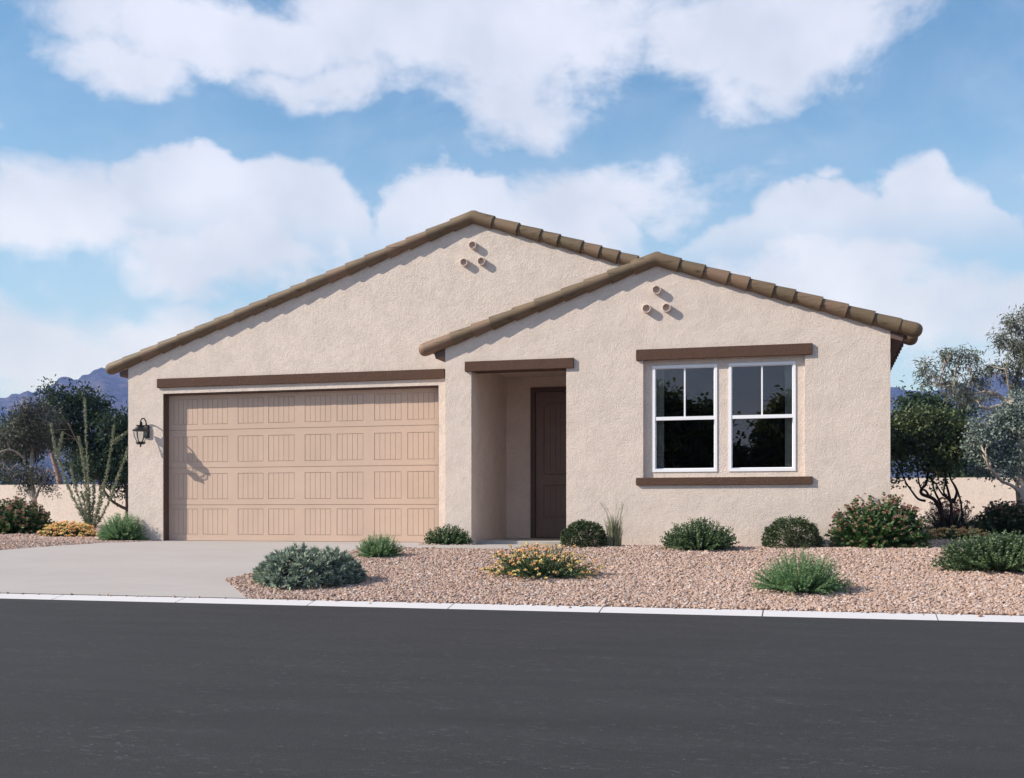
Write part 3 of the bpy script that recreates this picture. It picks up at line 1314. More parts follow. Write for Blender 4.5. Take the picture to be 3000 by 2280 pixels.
lathe(bm, (lc.x, lc.y, 0), [(0.03, lz(1294.2)), (0.070, lz(1294.4)), (0.083, lz(1297.3)), (0.055, lz(1302.3)), (0.014, lz(1303)), (0.009, lz(1304.5)), (0.018, lz(1306)), (0.014, lz(1308)), (0.003, lz(1311))], 6, HEX)
obj('base', bm, M_METAL, lan)
bm = BM()
tube(bm, [(lc.x, lc.y, lz(1247)), (lc.x, lc.y, lz(1241.5))], [0.018, 0.013], 8)
pts = []
# arm: out of the plate, up and over, ending in a scroll above the roof
ytop = lz(1225)
for t in range(19):
    a = math.pi * (-0.06 + 1.30 * t / 18)
    pts.append((lc.x, YG - 0.095 - 0.088 * math.cos(math.pi - a) * -1 if False else YG - 0.115 + 0.085 * math.cos(a), lz(1240.5) + (ytop - lz(1240.5)) * math.sin(a) * 1.0))
for t in range(1, 12):
    a = math.pi * (1.24 + 1.1 * t / 11)
    rr_ = 0.085 * (1 - t / 11) * 0.55 + 0.018
    pts.append((lc.x, YG - 0.178 + rr_ * math.cos(a) * 0.7, lz(1239.5) + rr_ * math.sin(a) * 0.7))
pts = [(lc.x, YG - 0.02, lz(1246))] + pts
tube(bm, pts, [0.011] * len(pts), 8)
bmesh.ops.create_uvsphere(bm, u_segments=10, v_segments=8, radius=0.022, matrix=Matrix.Translation((lc.x, YG - 0.175, lz(1239))))
obj('arm', bm, M_METAL, lan, True)
bm = BM()
box(bm, lc.x - 0.05, lc.x + 0.05, YG - 0.028, YG + 0.0, lz(1282), lz(1242.5), 0.012)
box(bm, lc.x - 0.036, lc.x + 0.036, YG - 0.04, YG - 0.02, lz(1277), lz(1247), 0.008)
obj('back_plate', bm, M_METAL, lan)

# ------------------------------------------------------------------ block wall behind the garden
YFW = 38.7
bm = BM()
ztop = EYE + 1.13
box(bm, -60, 45, YFW, YFW + 0.2, -0.3, ztop)
tag(obj('garden_wall', bm, M_WALL), 'long plain cream plaster boundary wall behind the house', 'wall')

# ------------------------------------------------------------------ loose gravel: countless small stones
def pebbles():
    pts = []

    def add(x0, x1, y0, y1, dens):
        n = int((x1 - x0) * (y1 - y0) * dens)
        pts.append(np.stack([rng.uniform(x0, x1, n), rng.uniform(y0, y1, n)], 1))
    add(-9.0, 7.5, Y_KERB1 + 0.012, 13.2, 2000)
    add(-9.0, 8.5, 13.2, 16.6, 1400)
    add(-20, -9, 12.0, 18, 850)
    add(-4.5, 6, Y_KERB1 - 0.09, Y_KERB1 + 0.012, 26)
    add(-9, 6, Y_KERB1 - 0.02, Y_KERB1 + 0.012, 500)
    add(0.9, 12, 16.6, 38.5, 130)
    add(-26, -11.2, 18, 38.5, 130)
    p = np.concatenate(pts)
    x, y = p[:, 0], p[:, 1]
    ok = ~inside(CONC_XY, x, y)
    ok &= ~((x > XL - 0.01) & (x < XR + 0.01) & (y > YG - 0.01))
    ok &= ~((x > XP - 0.01) & (x < XR + 0.01) & (y > YP - 0.012))
    # only what the lens or a step to the side of it can see
    fx, fy = -SA * x + 0 * y, CA * y
    dep = -SA * x + CA * y
    lat = CA * x + SA * y
    ok &= np.abs(lat / dep) < 0.56
    x, y = x[ok], y[ok]
    z = np.array([gz(v) if v >= Y_KERB1 else Z_KERB - 0.04 * (Y_KERB1 - v) / 0.21 for v in y])
    z = z + rng.uniform(0.0, 0.010, len(x))
    # stones pile a little higher here and there
    me = bpy.data.meshes.new('gravel')
    me.vertices.add(len(x))
    me.vertices.foreach_set('co', np.stack([x, y, z], 1).astype(np.float32).ravel())
    a = me.attributes.new('tone', 'FLOAT', 'POINT')
    a.data.foreach_set('value', rng.uniform(0, 1, len(x)).astype(np.float32))
    s = me.attributes.new('size', 'FLOAT_VECTOR', 'POINT')
    base = np.exp(rng.normal(0, 0.28, len(x))) * np.where(y > 16.6, 0.020, 0.0125)
    sz = np.stack([base * rng.uniform(0.8, 1.35, len(x)), base * rng.uniform(0.8, 1.25, len(x)), base * rng.uniform(0.5, 0.9, len(x))], 1)
    s.data.foreach_set('vector', sz.astype(np.float32).ravel())
    r = me.attributes.new('turn', 'FLOAT_VECTOR', 'POINT')
    rot = np.stack([rng.uniform(-0.5, 0.5, len(x)), rng.uniform(-0.5, 0.5, len(x)), rng.uniform(0, 6.28, len(x))], 1)
    r.data.foreach_set('vector', rot.astype(np.float32).ravel())
    o = bpy.data.objects.new('gravel', me)
    COL.objects.link(o)
    tag(o, 'loose tan and rose gravel covering the front yard', 'gravel', kind='stuff')
    me.materials.append(M_PEBBLE)
    ng = bpy.data.node_groups.new('gravel_stones', 'GeometryNodeTree')
    ng.interface.new_socket('Geometry', in_out='INPUT', socket_type='NodeSocketGeometry')
    ng.interface.new_socket('Geometry', in_out='OUTPUT', socket_type='NodeSocketGeometry')
    N, L = ng.nodes, ng.links
    gi, go = N.new('NodeGroupInput'), N.new('NodeGroupOutput')
    ico = N.new('GeometryNodeMeshIcoSphere')
    ico.inputs['Radius'].default_value = 1.0
    ico.inputs['Subdivisions'].default_value = 2
    sp = N.new('GeometryNodeSetPosition')
    nz = N.new('ShaderNodeTexNoise')
    nz.inputs['Scale'].default_value = 0.9
    nz.inputs['Detail'].default_value = 1
    vs = N.new('ShaderNodeVectorMath')
    vs.operation = 'SUBTRACT'
    vs.inputs[1].default_value = (0.5, 0.5, 0.5)
    L.new(nz.outputs['Color'], vs.inputs[0])
    vm = N.new('ShaderNodeVectorMath')
    vm.operation = 'SCALE'
    vm.inputs['Scale'].default_value = 1.5
    L.new(vs.outputs[0], vm.inputs[0])
    L.new(ico.outputs['Mesh'], sp.inputs['Geometry'])
    L.new(vm.outputs[0], sp.inputs['Offset'])
    sm = N.new('GeometryNodeSetMaterial')
    sm.inputs['Material'].default_value = M_PEBBLE
    L.new(sp.outputs[0], sm.inputs['Geometry'])
    ssm = N.new('GeometryNodeSetShadeSmooth')
    ssm.inputs['Shade Smooth'].default_value = False
    L.new(sm.outputs[0], ssm.inputs['Geometry'])
    ip = N.new('GeometryNodeInstanceOnPoints')
    L.new(gi.outputs[0], ip.inputs['Points'])
    L.new(ssm.outputs[0], ip.inputs['Instance'])
    for nm, sock in (('turn', 'Rotation'), ('size', 'Scale')):
        na = N.new('GeometryNodeInputNamedAttribute')
        na.data_type = 'FLOAT_VECTOR'
        na.inputs['Name'].default_value = nm
        L.new(na.outputs['Attribute'], ip.inputs[sock])
    L.new(ip.outputs[0], go.inputs[0])
    md = o.modifiers.new('stones', 'NODES')
    md.node_group = ng


pebbles()

# ------------------------------------------------------------------ foliage helpers


def unit(v):
    return v / np.maximum(np.linalg.norm(v, axis=-1, keepdims=True), 1e-9)


def rand_dir(n):
    return unit(rng.normal(size=(n, 3)))


class Leaves:
    """collects leaf quads: base, left, tip, right"""

    def __init__(self):
        self.v, self.r = [], []

    def add(self, P, D, L, W, rnd=None, droop=0.0, side=None):
        P = np.asarray(P, float)
        n = len(P)
        if n == 0:
            return
        D = unit(np.asarray(D, float))
        L = np.broadcast_to(np.asarray(L, float), (n,))[:, None]
        W = np.broadcast_to(np.asarray(W, float), (n,))[:, None]
        S = unit(np.cross(D, rand_dir(n) if side is None else side))
        Nn = np.cross(S, D)
        mid = P + D * L * 0.45 + Nn * L * 0.06
        tip = P + D * L
        tip[:, 2] -= (L[:, 0] * droop)
        q = np.stack([P, mid + S * W * 0.5, tip, mid - S * W * 0.5], 1)
        self.v.append(q.reshape(-1, 3))
        self.r.append(rng.uniform(0, 1, n) if rnd is None else np.broadcast_to(np.asarray(rnd, float), (n,)))

    def build(self, name, mat, parent=None):
        v = np.concatenate(self.v).astype(np.float32)
        r = np.concatenate(self.r).astype(np.float32)
        n = len(r)
        me = bpy.data.meshes.new(name)
        me.vertices.add(4 * n)
        me.vertices.foreach_set('co', v.ravel())
        me.loops.add(4 * n)
        me.loops.foreach_set('vertex_index', np.arange(4 * n, dtype=np.int32))
        me.polygons.add(n)
        me.polygons.foreach_set('loop_start', np.arange(0, 4 * n, 4, dtype=np.int32))
        me.polygons.foreach_set('loop_total', np.full(n, 4, np.int32))
        a = me.attributes.new('rnd', 'FLOAT', 'FACE')
        a.data.foreach_set('value', r)
        me.update(calc_edges=True)
        return link(name, me, mat, parent)


def curve_pts(a, b, n, wob, rr, sag=0.0):
    """a wandering line from a to b"""
    a, b = Vector(a), Vector(b)
    ln = (b - a).length
    o1, o2 = Vector([rr.uniform(-1, 1) for _ in range(3)]) * wob * ln, Vector([rr.uniform(-1, 1) for _ in range(3)]) * wob * ln
    out = []
    for i in range(n + 1):
        t = i / n
        p = a.lerp(b, t) + o1 * math.sin(math.pi * t) + o2 * math.sin(2 * math.pi * t) * 0.5
        p.z += sag * ln * math.sin(math.pi * t)
        out.append(p)
    return out


def tree(name, label, Y, limbs, blobs, leaf, bark, leafmat, base_px=None, dens=1.0, group=None, seed=1, mirror=None,
         leafL=0.10, leafW=0.03, droop=0.2, twig_r=0.008, clump=0.16, depth=1.0, cat='tree', nclump=16, mixdir=0.5):
    """limbs: list of (pixel polyline, r0, r1) at depth Y (dy = offset per limb); blobs: (px, py, rx, ry)"""
    rr = random.Random(seed)

    def W(px, py, dy=0.0):
        p = at(px, py, Y + dy)
        if mirror is not None:
            p = Vector((p.x, 2 * mirror - p.y, p.z))
        return p
    b0 = limbs[0][0][0]
    base = W(*b0)
    root = empty(name, base, label, cat, group)
    bm = BM()
    nodes = []
    for li, lb in enumerate(limbs):
        pl, r0, r1 = lb[:3]
        dy = lb[3] if len(lb) > 3 else 0.0
        P = [W(px, py, dy * i / max(1, len(pl) - 1)) for i, (px, py) in enumerate(pl)]
        # smooth the polyline
        S = []
        n = len(P)
        for i in range(n - 1):
            p0, p1, p2, p3 = P[max(i - 1, 0)], P[i], P[i + 1], P[min(i + 2, n - 1)]
            for k in range(4):
                t = k / 4
                S.append(0.5 * ((2 * p1) + (p2 - p0) * t + (2 * p0 - 5 * p1 + 4 * p2 - p3) * t * t + (-p0 + 3 * p1 - 3 * p2 + p3) * t ** 3))
        S.append(P[-1])
        rads = [r0 + (r1 - r0) * i / (len(S) - 1) for i in range(len(S))]
        tube(bm, S, rads, 8)
        nodes += [(s, q) for s, q in zip(S[len(S) // 3:], rads[len(S) // 3:])]
    lv = Leaves()
    for (px, py, rx, ry) in blobs:
        dd = rr.uniform(-1, 1) * rx * mpp(px, abs(Y)) * 0.8 * depth
        c = W(px, py, dd)
        m = mpp(px, abs(Y))
        ax, az_ = rx * m, ry * m
        ay = (ax + az_) / 2 * depth
        # bough from the nearest limb
        s, q = min(nodes, key=lambda sq: (sq[0] - c).length + (0.6 * max(0, sq[0].z - c.z)))
        tube(bm, curve_pts(s, c, 6, 0.10, rr, 0.05), [max(q * 0.55 * (1 - i / 7), twig_r * 1.3) for i in range(7)], 6)
        nt = max(5, int(26 * dens * (rx * ry) / 2500 * (1 + 0.0)))
        dirs = rand_dir(nt)
        rad = rng.uniform(0.25, 1.0, nt) ** 0.6
        T = np.array(c) + dirs * rad[:, None] * np.array([ax, ay, az_])
        for t in T[: min(nt, 14)]:
            tube(bm, curve_pts(c.lerp(s, 0.25), Vector(t), 4, 0.12, rr), [twig_r, twig_r * 0.9, twig_r * 0.75, twig_r * 0.6, twig_r * 0.4], 4, cap=False)
        K = nclump
        P = np.repeat(T, K, 0) + rng.normal(0, clump, (nt * K, 3)) * np.array([1, 1, 0.75])
        outd = unit(np.repeat(dirs, K, 0) * mixdir + rand_dir(nt * K) + np.array([0, 0, 0.25 - droop]))
        tone = np.repeat(rng.uniform(0, 1, nt), K) * 0.55 + rng.uniform(0, 0.45, nt * K)
        lv.add(P, outd, leafL * rng.uniform(0.6, 1.3, nt * K), leafW * rng.uniform(0.7, 1.2, nt * K), tone, droop)
    obj('trunk', bm, bark, root, True)
    lv.build('crown', leafmat, root)
    return root


L_DARK = m_leaf('leaf_dark_green', [(0.018, 0.035, 0.020), (0.030, 0.055, 0.030), (0.042, 0.075, 0.038), (0.065, 0.105, 0.060)], 0.6, 0.2, 0.2)
L_GUM = m_leaf('leaf_grey_gum', [(0.045, 0.048, 0.036), (0.062, 0.066, 0.048), (0.085, 0.092, 0.066), (0.13, 0.145, 0.11)], 0.5, 0.2, 0.4)
L_GUM2 = m_leaf('leaf_pale_gum', [(0.07, 0.085, 0.065), (0.10, 0.12, 0.09), (0.14, 0.16, 0.12), (0.20, 0.22, 0.17)], 0.5, 0.2, 0.4)
L_OLIVE = m_leaf('leaf_olive', [(0.032, 0.046, 0.019), (0.052, 0.072, 0.028), (0.085, 0.108, 0.042), (0.14, 0.165, 0.07)], 0.5, 0.2)
L_SHADE = m_leaf('leaf_shade_tree', [(0.06, 0.10, 0.03), (0.10, 0.16, 0.045), (0.16, 0.23, 0.07), (0.24, 0.32, 0.11)], 0.6, 0.35)
L_SILVER = m_leaf('leaf_silver', [(0.10, 0.13, 0.12), (0.15, 0.19, 0.17), (0.21, 0.25, 0.225), (0.30, 0.34, 0.31)], 0.6, 0.15)
BK_GREY = m_bark('bark_grey', (0.20, 0.18, 0.16), (0.46, 0.41, 0.36))
BK_PALE = m_bark('bark_pale', (0.24, 0.20, 0.17), (0.52, 0.44, 0.37))
BK_RED = m_bark('bark_reddish', (0.18, 0.11, 0.08), (0.40, 0.28, 0.22))
BK_DARK = m_bark('bark_dark', (0.022, 0.014, 0.012), (0.05, 0.034, 0.030))
BK_BROWN = m_bark('bark_brown', (0.07, 0.05, 0.04), (0.15, 0.11, 0.085))

# ---- left of the house
tree('dark_tree', 'tall dark green narrow-leaved tree rising between the boundary wall and the garage corner', 33.0,
     [([(374, 1546), (374, 1500), (371, 1440), (355, 1370), (330, 1290), (300, 1220)], 0.085, 0.03),
      ([(372, 1492), (350, 1482), (322, 1462), (295, 1420), (250, 1340), (200, 1240)], 0.055, 0.02, -0.8),
      ([(371, 1440), (355, 1420), (348, 1400)], 0.03, 0.012)],
     [(150, 1160, 30, 34), (185, 1190, 36, 36), (218, 1168, 30, 28), (236, 1150, 14, 24), (265, 1182, 42, 34), (200, 1235, 60, 46), (295, 1215, 44, 44), (330, 1245, 40, 44), (350, 1290, 40, 50),
      (250, 1290, 60, 50), (170, 1275, 50, 40), (45, 1238, 28, 26), (38, 1265, 30, 34), (90, 1275, 48, 46), (300, 1330, 60, 50), (345, 1360, 46, 44), (250, 1360, 50, 34), (310, 1395, 46, 30), (355, 1400, 30, 24),
      (372, 1240, 16, 40), (385, 1320, 40, 60), (60, 1310, 60, 50), (20, 1300, 30, 50), (340, 1440, 16, 14), (225, 1395, 34, 22)],
     None, BK_BROWN, L_DARK, dens=2.2, seed=3, leafL=0.17, leafW=0.055, clump=0.19, nclump=20)
tree('gum_tree', 'pale trunked gum tree with drab grey-brown foliage in front of the left boundary wall', 29.0,
     [([(102, 1556), (101, 1500), (98, 1450), (92, 1400), (93, 1330), (103, 1250), (106, 1190)], 0.11, 0.015),
      ([(99, 1465), (86, 1430), (74, 1370), (70, 1320), (66, 1270)], 0.06, 0.012, 0.5),
      ([(100, 1470), (112, 1440), (130, 1400), (140, 1375)], 0.05, 0.02, -0.3),
      ([(72, 1345), (50, 1325), (25, 1318), (0, 1325)], 0.05, 0.02, -0.6),
      ([(74, 1368), (50, 1362), (30, 1378), (10, 1370)], 0.035, 0.012, -0.4)],
     [(80, 1190, 26, 20), (66, 1215, 30, 24), (120, 1200, 26, 24), (140, 1235, 30, 36), (100, 1245, 34, 30), (62, 1262, 40, 30), (110, 1290, 40, 34), (78, 1300, 34, 30), (22, 1300, 34, 40), (10, 1350, 30, 30),
      (145, 1300, 22, 24), (45, 1390, 30, 16), (80, 1385, 26, 16), (118, 1388, 30, 18), (72, 1415, 22, 16), (150, 1420, 16, 8), (70, 1438, 14, 8), (150, 1440, 14, 6), (128, 1410, 24, 14), (95, 1410, 24, 16), (8, 1260, 18, 26)],
     None, BK_GREY, L_GUM, dens=3.4, seed=4, leafL=0.095, leafW=0.03, droop=0.2, clump=0.12, nclump=24)
tree('gum_tree', 'reddish trunked gum tree standing behind the left boundary wall', 42.0,
     [([(178, 1520), (176, 1418), (163, 1370), (152, 1330), (146, 1290)], 0.17, 0.04),
      ([(172, 1395), (150, 1383), (140, 1372)], 0.05, 0.02),
      ([(158, 1362), (175, 1360), (205, 1368), (235, 1378)], 0.06, 0.02, 0.5)],
     [(170, 1300, 30, 24), (205, 1320, 36, 24), (245, 1335, 36, 24), (280, 1345, 40, 26), (210, 1355, 34, 20), (262, 1375, 36, 20), (150, 1270, 30, 30), (300, 1375, 30, 20)],
     None, BK_RED, L_GUM, dens=2.6, seed=5, leafL=0.13, leafW=0.035, droop=0.2, clump=0.2, nclump=16)
tree('dark_tree', 'small rounded dark green tree behind the boundary wall at the far left', 43.0,
     [([(12, 1520), (12, 1440), (12, 1400)], 0.12, 0.04)],
     [(5, 1395, 28, 26), (25, 1400, 22, 26), (-20, 1390, 34, 34), (36, 1412, 14, 12)],
     None, BK_BROWN, L_DARK, dens=2.0, seed=6, leafL=0.17, leafW=0.06, clump=0.18)

# ---- right of the house
tree('dark_tree', 'broad dark green tree behind the boundary wall to the right of the house', 43.0,
     [([(2760, 1520), (2755, 1420), (2740, 1330), (2720, 1250)], 0.2, 0.05),
      ([(2755, 1440), (2800, 1400), (2840, 1360)], 0.12, 0.04)],
     [(2672, 1172, 30, 22), (2710, 1168, 26, 20), (2745, 1192, 40, 26), (2650, 1205, 26, 22), (2700, 1215, 50, 36), (2770, 1225, 46, 34), (2820, 1215, 34, 26), (2612, 1235, 22, 26), (2650, 1260, 40, 34),
      (2720, 1280, 60, 46), (2800, 1290, 56, 46), (2850, 1340, 36, 40), (2830, 1385, 46, 22), (2780, 1380, 40, 26), (2860, 1392, 24, 14), (2620, 1330, 34, 40)],
     None, BK_BROWN, L_DARK, dens=2.4, seed=7, leafL=0.21, leafW=0.07, clump=0.24, nclump=20)
tree('crooked_tree', 'small olive green tree on several crooked black stems beside the right house corner', 28.0,
     [([(2765, 1560), (2762, 1520), (2752, 1490), (2735, 1462), (2701, 1448), (2700, 1432), (2712, 1420), (2718, 1395), (2722, 1330)], 0.055, 0.02),
      ([(2712, 1468), (2690, 1462), (2672, 1440), (2655, 1415), (2640, 1380)], 0.03, 0.012),
      ([(2724, 1458), (2712, 1438), (2698, 1430), (2690, 1400), (2688, 1350)], 0.03, 0.012),
      ([(2764, 1530), (2757, 1480), (2742, 1448), (2734, 1425), (2728, 1390)], 0.035, 0.014),
      ([(2784, 1540), (2787, 1485), (2780, 1460), (2762, 1450), (2742, 1418)], 0.045, 0.014),
      ([(2787, 1478), (2778, 1440), (2769, 1400), (2770, 1340)], 0.035, 0.014),
      ([(2792, 1475), (2803, 1445), (2797, 1424), (2782, 1395), (2775, 1340)], 0.035, 0.014),
      ([(2820, 1530), (2816, 1478), (2806, 1440), (2797, 1420)], 0.025, 0.014),
      ([(2790, 1468), (2766, 1446), (2768, 1420), (2770, 1380)], 0.028, 0.012)],
     [(2640, 1245, 34, 26), (2690, 1228, 40, 30), (2740, 1215, 36, 26), (2790, 1240, 40, 30), (2660, 1285, 46, 36), (2720, 1280, 50, 40), (2790, 1290, 46, 40), (2825, 1265, 26, 28), (2635, 1330, 28, 24),
      (2690, 1335, 44, 30), (2750, 1335, 46, 34), (2810, 1330, 34, 34), (2720, 1375, 34, 22), (2770, 1375, 30, 20), (2640, 1375, 22, 14), (2612, 1300, 22, 30), (2665, 1370, 22, 16), (2625, 1410, 16, 6), (2735, 1410, 18, 8), (2835, 1300, 20, 30)],
     None, BK_DARK, L_OLIVE, dens=1.8, seed=8, leafL=0.09, leafW=0.055, droop=0.0, clump=0.13, nclump=20)
tree('gum_tree', 'tall spreading gum tree with feathery foliage and twisting pale limbs at the right edge', 36.0,
     [([(3040, 1540), (3025, 1400), (2990, 1280), (2966, 1190)], 0.18, 0.09),
      ([(2966, 1190), (2950, 1178), (2925, 1160), (2900, 1150), (2870, 1140), (2850, 1120)], 0.09, 0.03, 0.6),
      ([(2968, 1195), (2945, 1187), (2920, 1190), (2895, 1196), (2870, 1190)], 0.08, 0.025, -0.5),
      ([(2912, 1152), (2885, 1148), (2855, 1153), (2820, 1150), (2790, 1142), (2750, 1130)], 0.05, 0.02, -0.3),
      ([(2966, 1190), (2962, 1160), (2970, 1130), (2985, 1090), (2990, 1040)], 0.10, 0.03, 0.5),
      ([(2962, 1160), (2955, 1130), (2950, 1100), (2945, 1080)], 0.05, 0.02, -0.4),
      ([(2990, 1290), (2940, 1205), (2915, 1215), (2895, 1240), (2880, 1252)], 0.06, 0.02, -0.6)],
     [(2708, 1072, 16, 12), (2700, 1088, 14, 8), (2726, 1088, 16, 12), (2762, 1042, 14, 12), (2785, 1036, 16, 12), (2770, 1062, 20, 14), (2825, 1030, 16, 12), (2815, 1050, 18, 14), (2842, 1068, 18, 16), (2862, 1044, 14, 12),
      (2885, 1072, 16, 16), (2895, 1095, 14, 14), (2740, 1100, 22, 12), (2790, 1092, 24, 14), (2720, 1124, 24, 8), (2760, 1122, 26, 12), (2800, 1120, 30, 16), (2850, 1105, 26, 18), (2880, 1120, 20, 14), (2840, 1140, 34, 12),
      (2800, 1155, 40, 10), (2860, 1172, 34, 14), (2830, 1165, 30, 14), (2895, 1160, 14, 12), (2915, 1210, 24, 12),
      (2970, 930, 26, 14), (3000, 920, 26, 14), (2955, 955, 18, 12), (2985, 965, 30, 20), (2935, 985, 18, 12), (2960, 1000, 26, 18), (2995, 1005, 30, 26), (2930, 1012, 16, 10), (2975, 1030, 28, 18), (3010, 1050, 30, 30), (2925, 1075, 18, 10),
      (2950, 1065, 22, 14), (2985, 1085, 30, 22), (2945, 1105, 20, 14), (2975, 1120, 26, 14), (3000, 1140, 20, 20)],
     None, BK_PALE, L_GUM2, dens=2.1, seed=9, leafL=0.16, leafW=0.034, droop=0.3, clump=0.11, nclump=20, twig_r=0.012)
tree('silver_tree', 'silvery grey leaved tree with pale peeling trunk near the right edge', 25.5,
     [([(3010, 1560), (3000, 1500), (2992, 1440), (2988, 1390), (2990, 1330), (2985, 1260)], 0.15, 0.05),
      ([(3005, 1480), (2990, 1450), (2968, 1425), (2935, 1410), (2912, 1385), (2895, 1362), (2888, 1330)], 0.042, 0.02, -0.5),
      ([(2988, 1420), (2985, 1385), (2970, 1340), (2960, 1300)], 0.05, 0.02, 0.4)],
     [(2868, 1250, 20, 16), (2885, 1275, 28, 26), (2850, 1300, 16, 16), (2872, 1325, 28, 26), (2900, 1340, 24, 22), (2935, 1225, 24, 20), (2965, 1210, 30, 26), (2925, 1260, 24, 26), (2960, 1270, 36, 30), (2995, 1240, 30, 34),
      (2950, 1320, 30, 28), (2985, 1330, 30, 34), (2930, 1360, 22, 20), (2870, 1375, 20, 12), (2900, 1388, 14, 10), (2965, 1365, 22, 16), (3010, 1380, 30, 30), (2900, 1300, 20, 20), (3000, 1190, 24, 20), (2985, 1160, 18, 14), (2922, 1388, 8, 6), (2955, 1395, 10, 8)],
     None, BK_PALE, L_SILVER, dens=3.4, seed=10, leafL=0.075, leafW=0.042, droop=0.0, clump=0.10, nclump=24)

# ---- the trees across the road, which the bedroom windows mirror
MY = YW + 0.02
tree('shade_tree', 'full green tree across the road, mirrored in the left bedroom window', 46.0,
     [([(1950, 1535), (1950, 1420), (1945, 1330), (1940, 1240)], 0.2, 0.06), ([(1950, 1430), (2010, 1350), (2050, 1270)], 0.12, 0.04)],
     [(1935, 1170, 36, 30), (1900, 1195, 40, 36), (1965, 1200, 34, 34), (1930, 1235, 60, 44), (1990, 1250, 50, 36), (2062, 1205, 34, 28), (2040, 1240, 46, 36), (2090, 1235, 34, 34), (1920, 1300, 80, 50), (2030, 1300, 80, 50), (1950, 1370, 90, 40), (2060, 1370, 60, 40)],
     None, BK_BROWN, L_SHADE, dens=3.6, seed=12, leafL=0.24, leafW=0.14, clump=0.25, mirror=MY, nclump=14)
tree('shade_tree', 'spreading green tree across the road, mirrored in the right bedroom window', 46.0,
     [([(2300, 1535), (2300, 1420), (2296, 1330), (2290, 1240)], 0.2, 0.06)],
     [(2290, 1190, 26, 26), (2310, 1215, 34, 30), (2270, 1235, 36, 26), (2235, 1262, 34, 20), (2330, 1200, 26, 30), (2290, 1290, 60, 46), (2320, 1260, 46, 40), (2250, 1330, 44, 40), (2320, 1350, 60, 40), (2180, 1370, 50, 30), (2150, 1330, 30, 20)],
     None, BK_BROWN, L_SHADE, dens=3.6, seed=13, leafL=0.24, leafW=0.14, clump=0.25, mirror=MY, nclump=14)

# ------------------------------------------------------------------ shrubs and flowers
L_ROSE = m_leaf('leaf_bright_green', [(0.085, 0.165, 0.075), (0.14, 0.25, 0.11), (0.20, 0.34, 0.155), (0.31, 0.46, 0.25)], 0.5, 0.35)
L_MID = m_leaf('leaf_mid_green', [(0.038, 0.070, 0.028), (0.062, 0.105, 0.042), (0.095, 0.15, 0.062), (0.16, 0.225, 0.10)], 0.45, 0.2, 0.4)
L_BOX = m_leaf('leaf_box', [(0.026, 0.042, 0.018), (0.045, 0.068, 0.027), (0.072, 0.100, 0.040), (0.12, 0.15, 0.07)], 0.5, 0.12, 0.4)
L_BLUE = m_leaf('leaf_blue_green', [(0.14, 0.195, 0.165), (0.22, 0.285, 0.235), (0.33, 0.405, 0.32), (0.62, 0.68, 0.48)], 0.5, 0.12, 0.4)
L_RED = m_leaf('leaf_red_shrub', [(0.032, 0.07, 0.022), (0.052, 0.105, 0.033), (0.08, 0.15, 0.045), (0.14, 0.25, 0.08)], 0.4, 0.2, 0.5)
L_GREYG = m_leaf('leaf_grey_green', [(0.040, 0.052, 0.044), (0.060, 0.078, 0.062), (0.085, 0.105, 0.085), (0.12, 0.145, 0.115)], 0.6, 0.15)
L_OCO = m_leaf('leaf_ocotillo', [(0.16, 0.19, 0.12), (0.21, 0.25, 0.16), (0.27, 0.31, 0.20), (0.36, 0.38, 0.25)], 0.5, 0.2)
L_GRASS = m_leaf('grass_blade', [(0.11, 0.135, 0.075), (0.17, 0.19, 0.11), (0.27, 0.26, 0.16)], 0.6, 0.2)
F_LANT = m_leaf('petal_orange', [(0.80, 0.42, 0.22), (0.85, 0.54, 0.25), (0.87, 0.65, 0.28), (0.87, 0.75, 0.35)], 0.6, 0.2)
F_PINK = m_leaf('petal_pink', [(0.38, 0.18, 0.145), (0.46, 0.24, 0.19), (0.54, 0.32, 0.25)], 0.6, 0.2)
F_REDB = m_leaf('petal_red', [(0.36, 0.045, 0.04), (0.50, 0.09, 0.07)], 0.6, 0.2)
F_WHITE = m_leaf('petal_cream', [(0.62, 0.66, 0.42), (0.78, 0.78, 0.60)], 0.6, 0.2)
BK_STEM = m_bark('stem_green', (0.06, 0.075, 0.035), (0.11, 0.12, 0.06), 20)


def px_box(x0, x1, ytop, ybase):
    """base point on the ground, width and height in metres of something seen in that pixel box"""
    b = on_ground((x0 + x1) / 2, ybase)
    m = mpp((x0 + x1) / 2, b.y)
    return b, (x1 - x0) * m, (ybase - ytop) * m


def settle(box_px, y):
    x0, x1, yt, yb = box_px
    xc = (x0 + x1) / 2
    b = Vector((xat(xc, y), y, gz(y)))
    return b, (x1 - x0) * mpp(xc, y), zat(xc, yt, y) - gz(y)


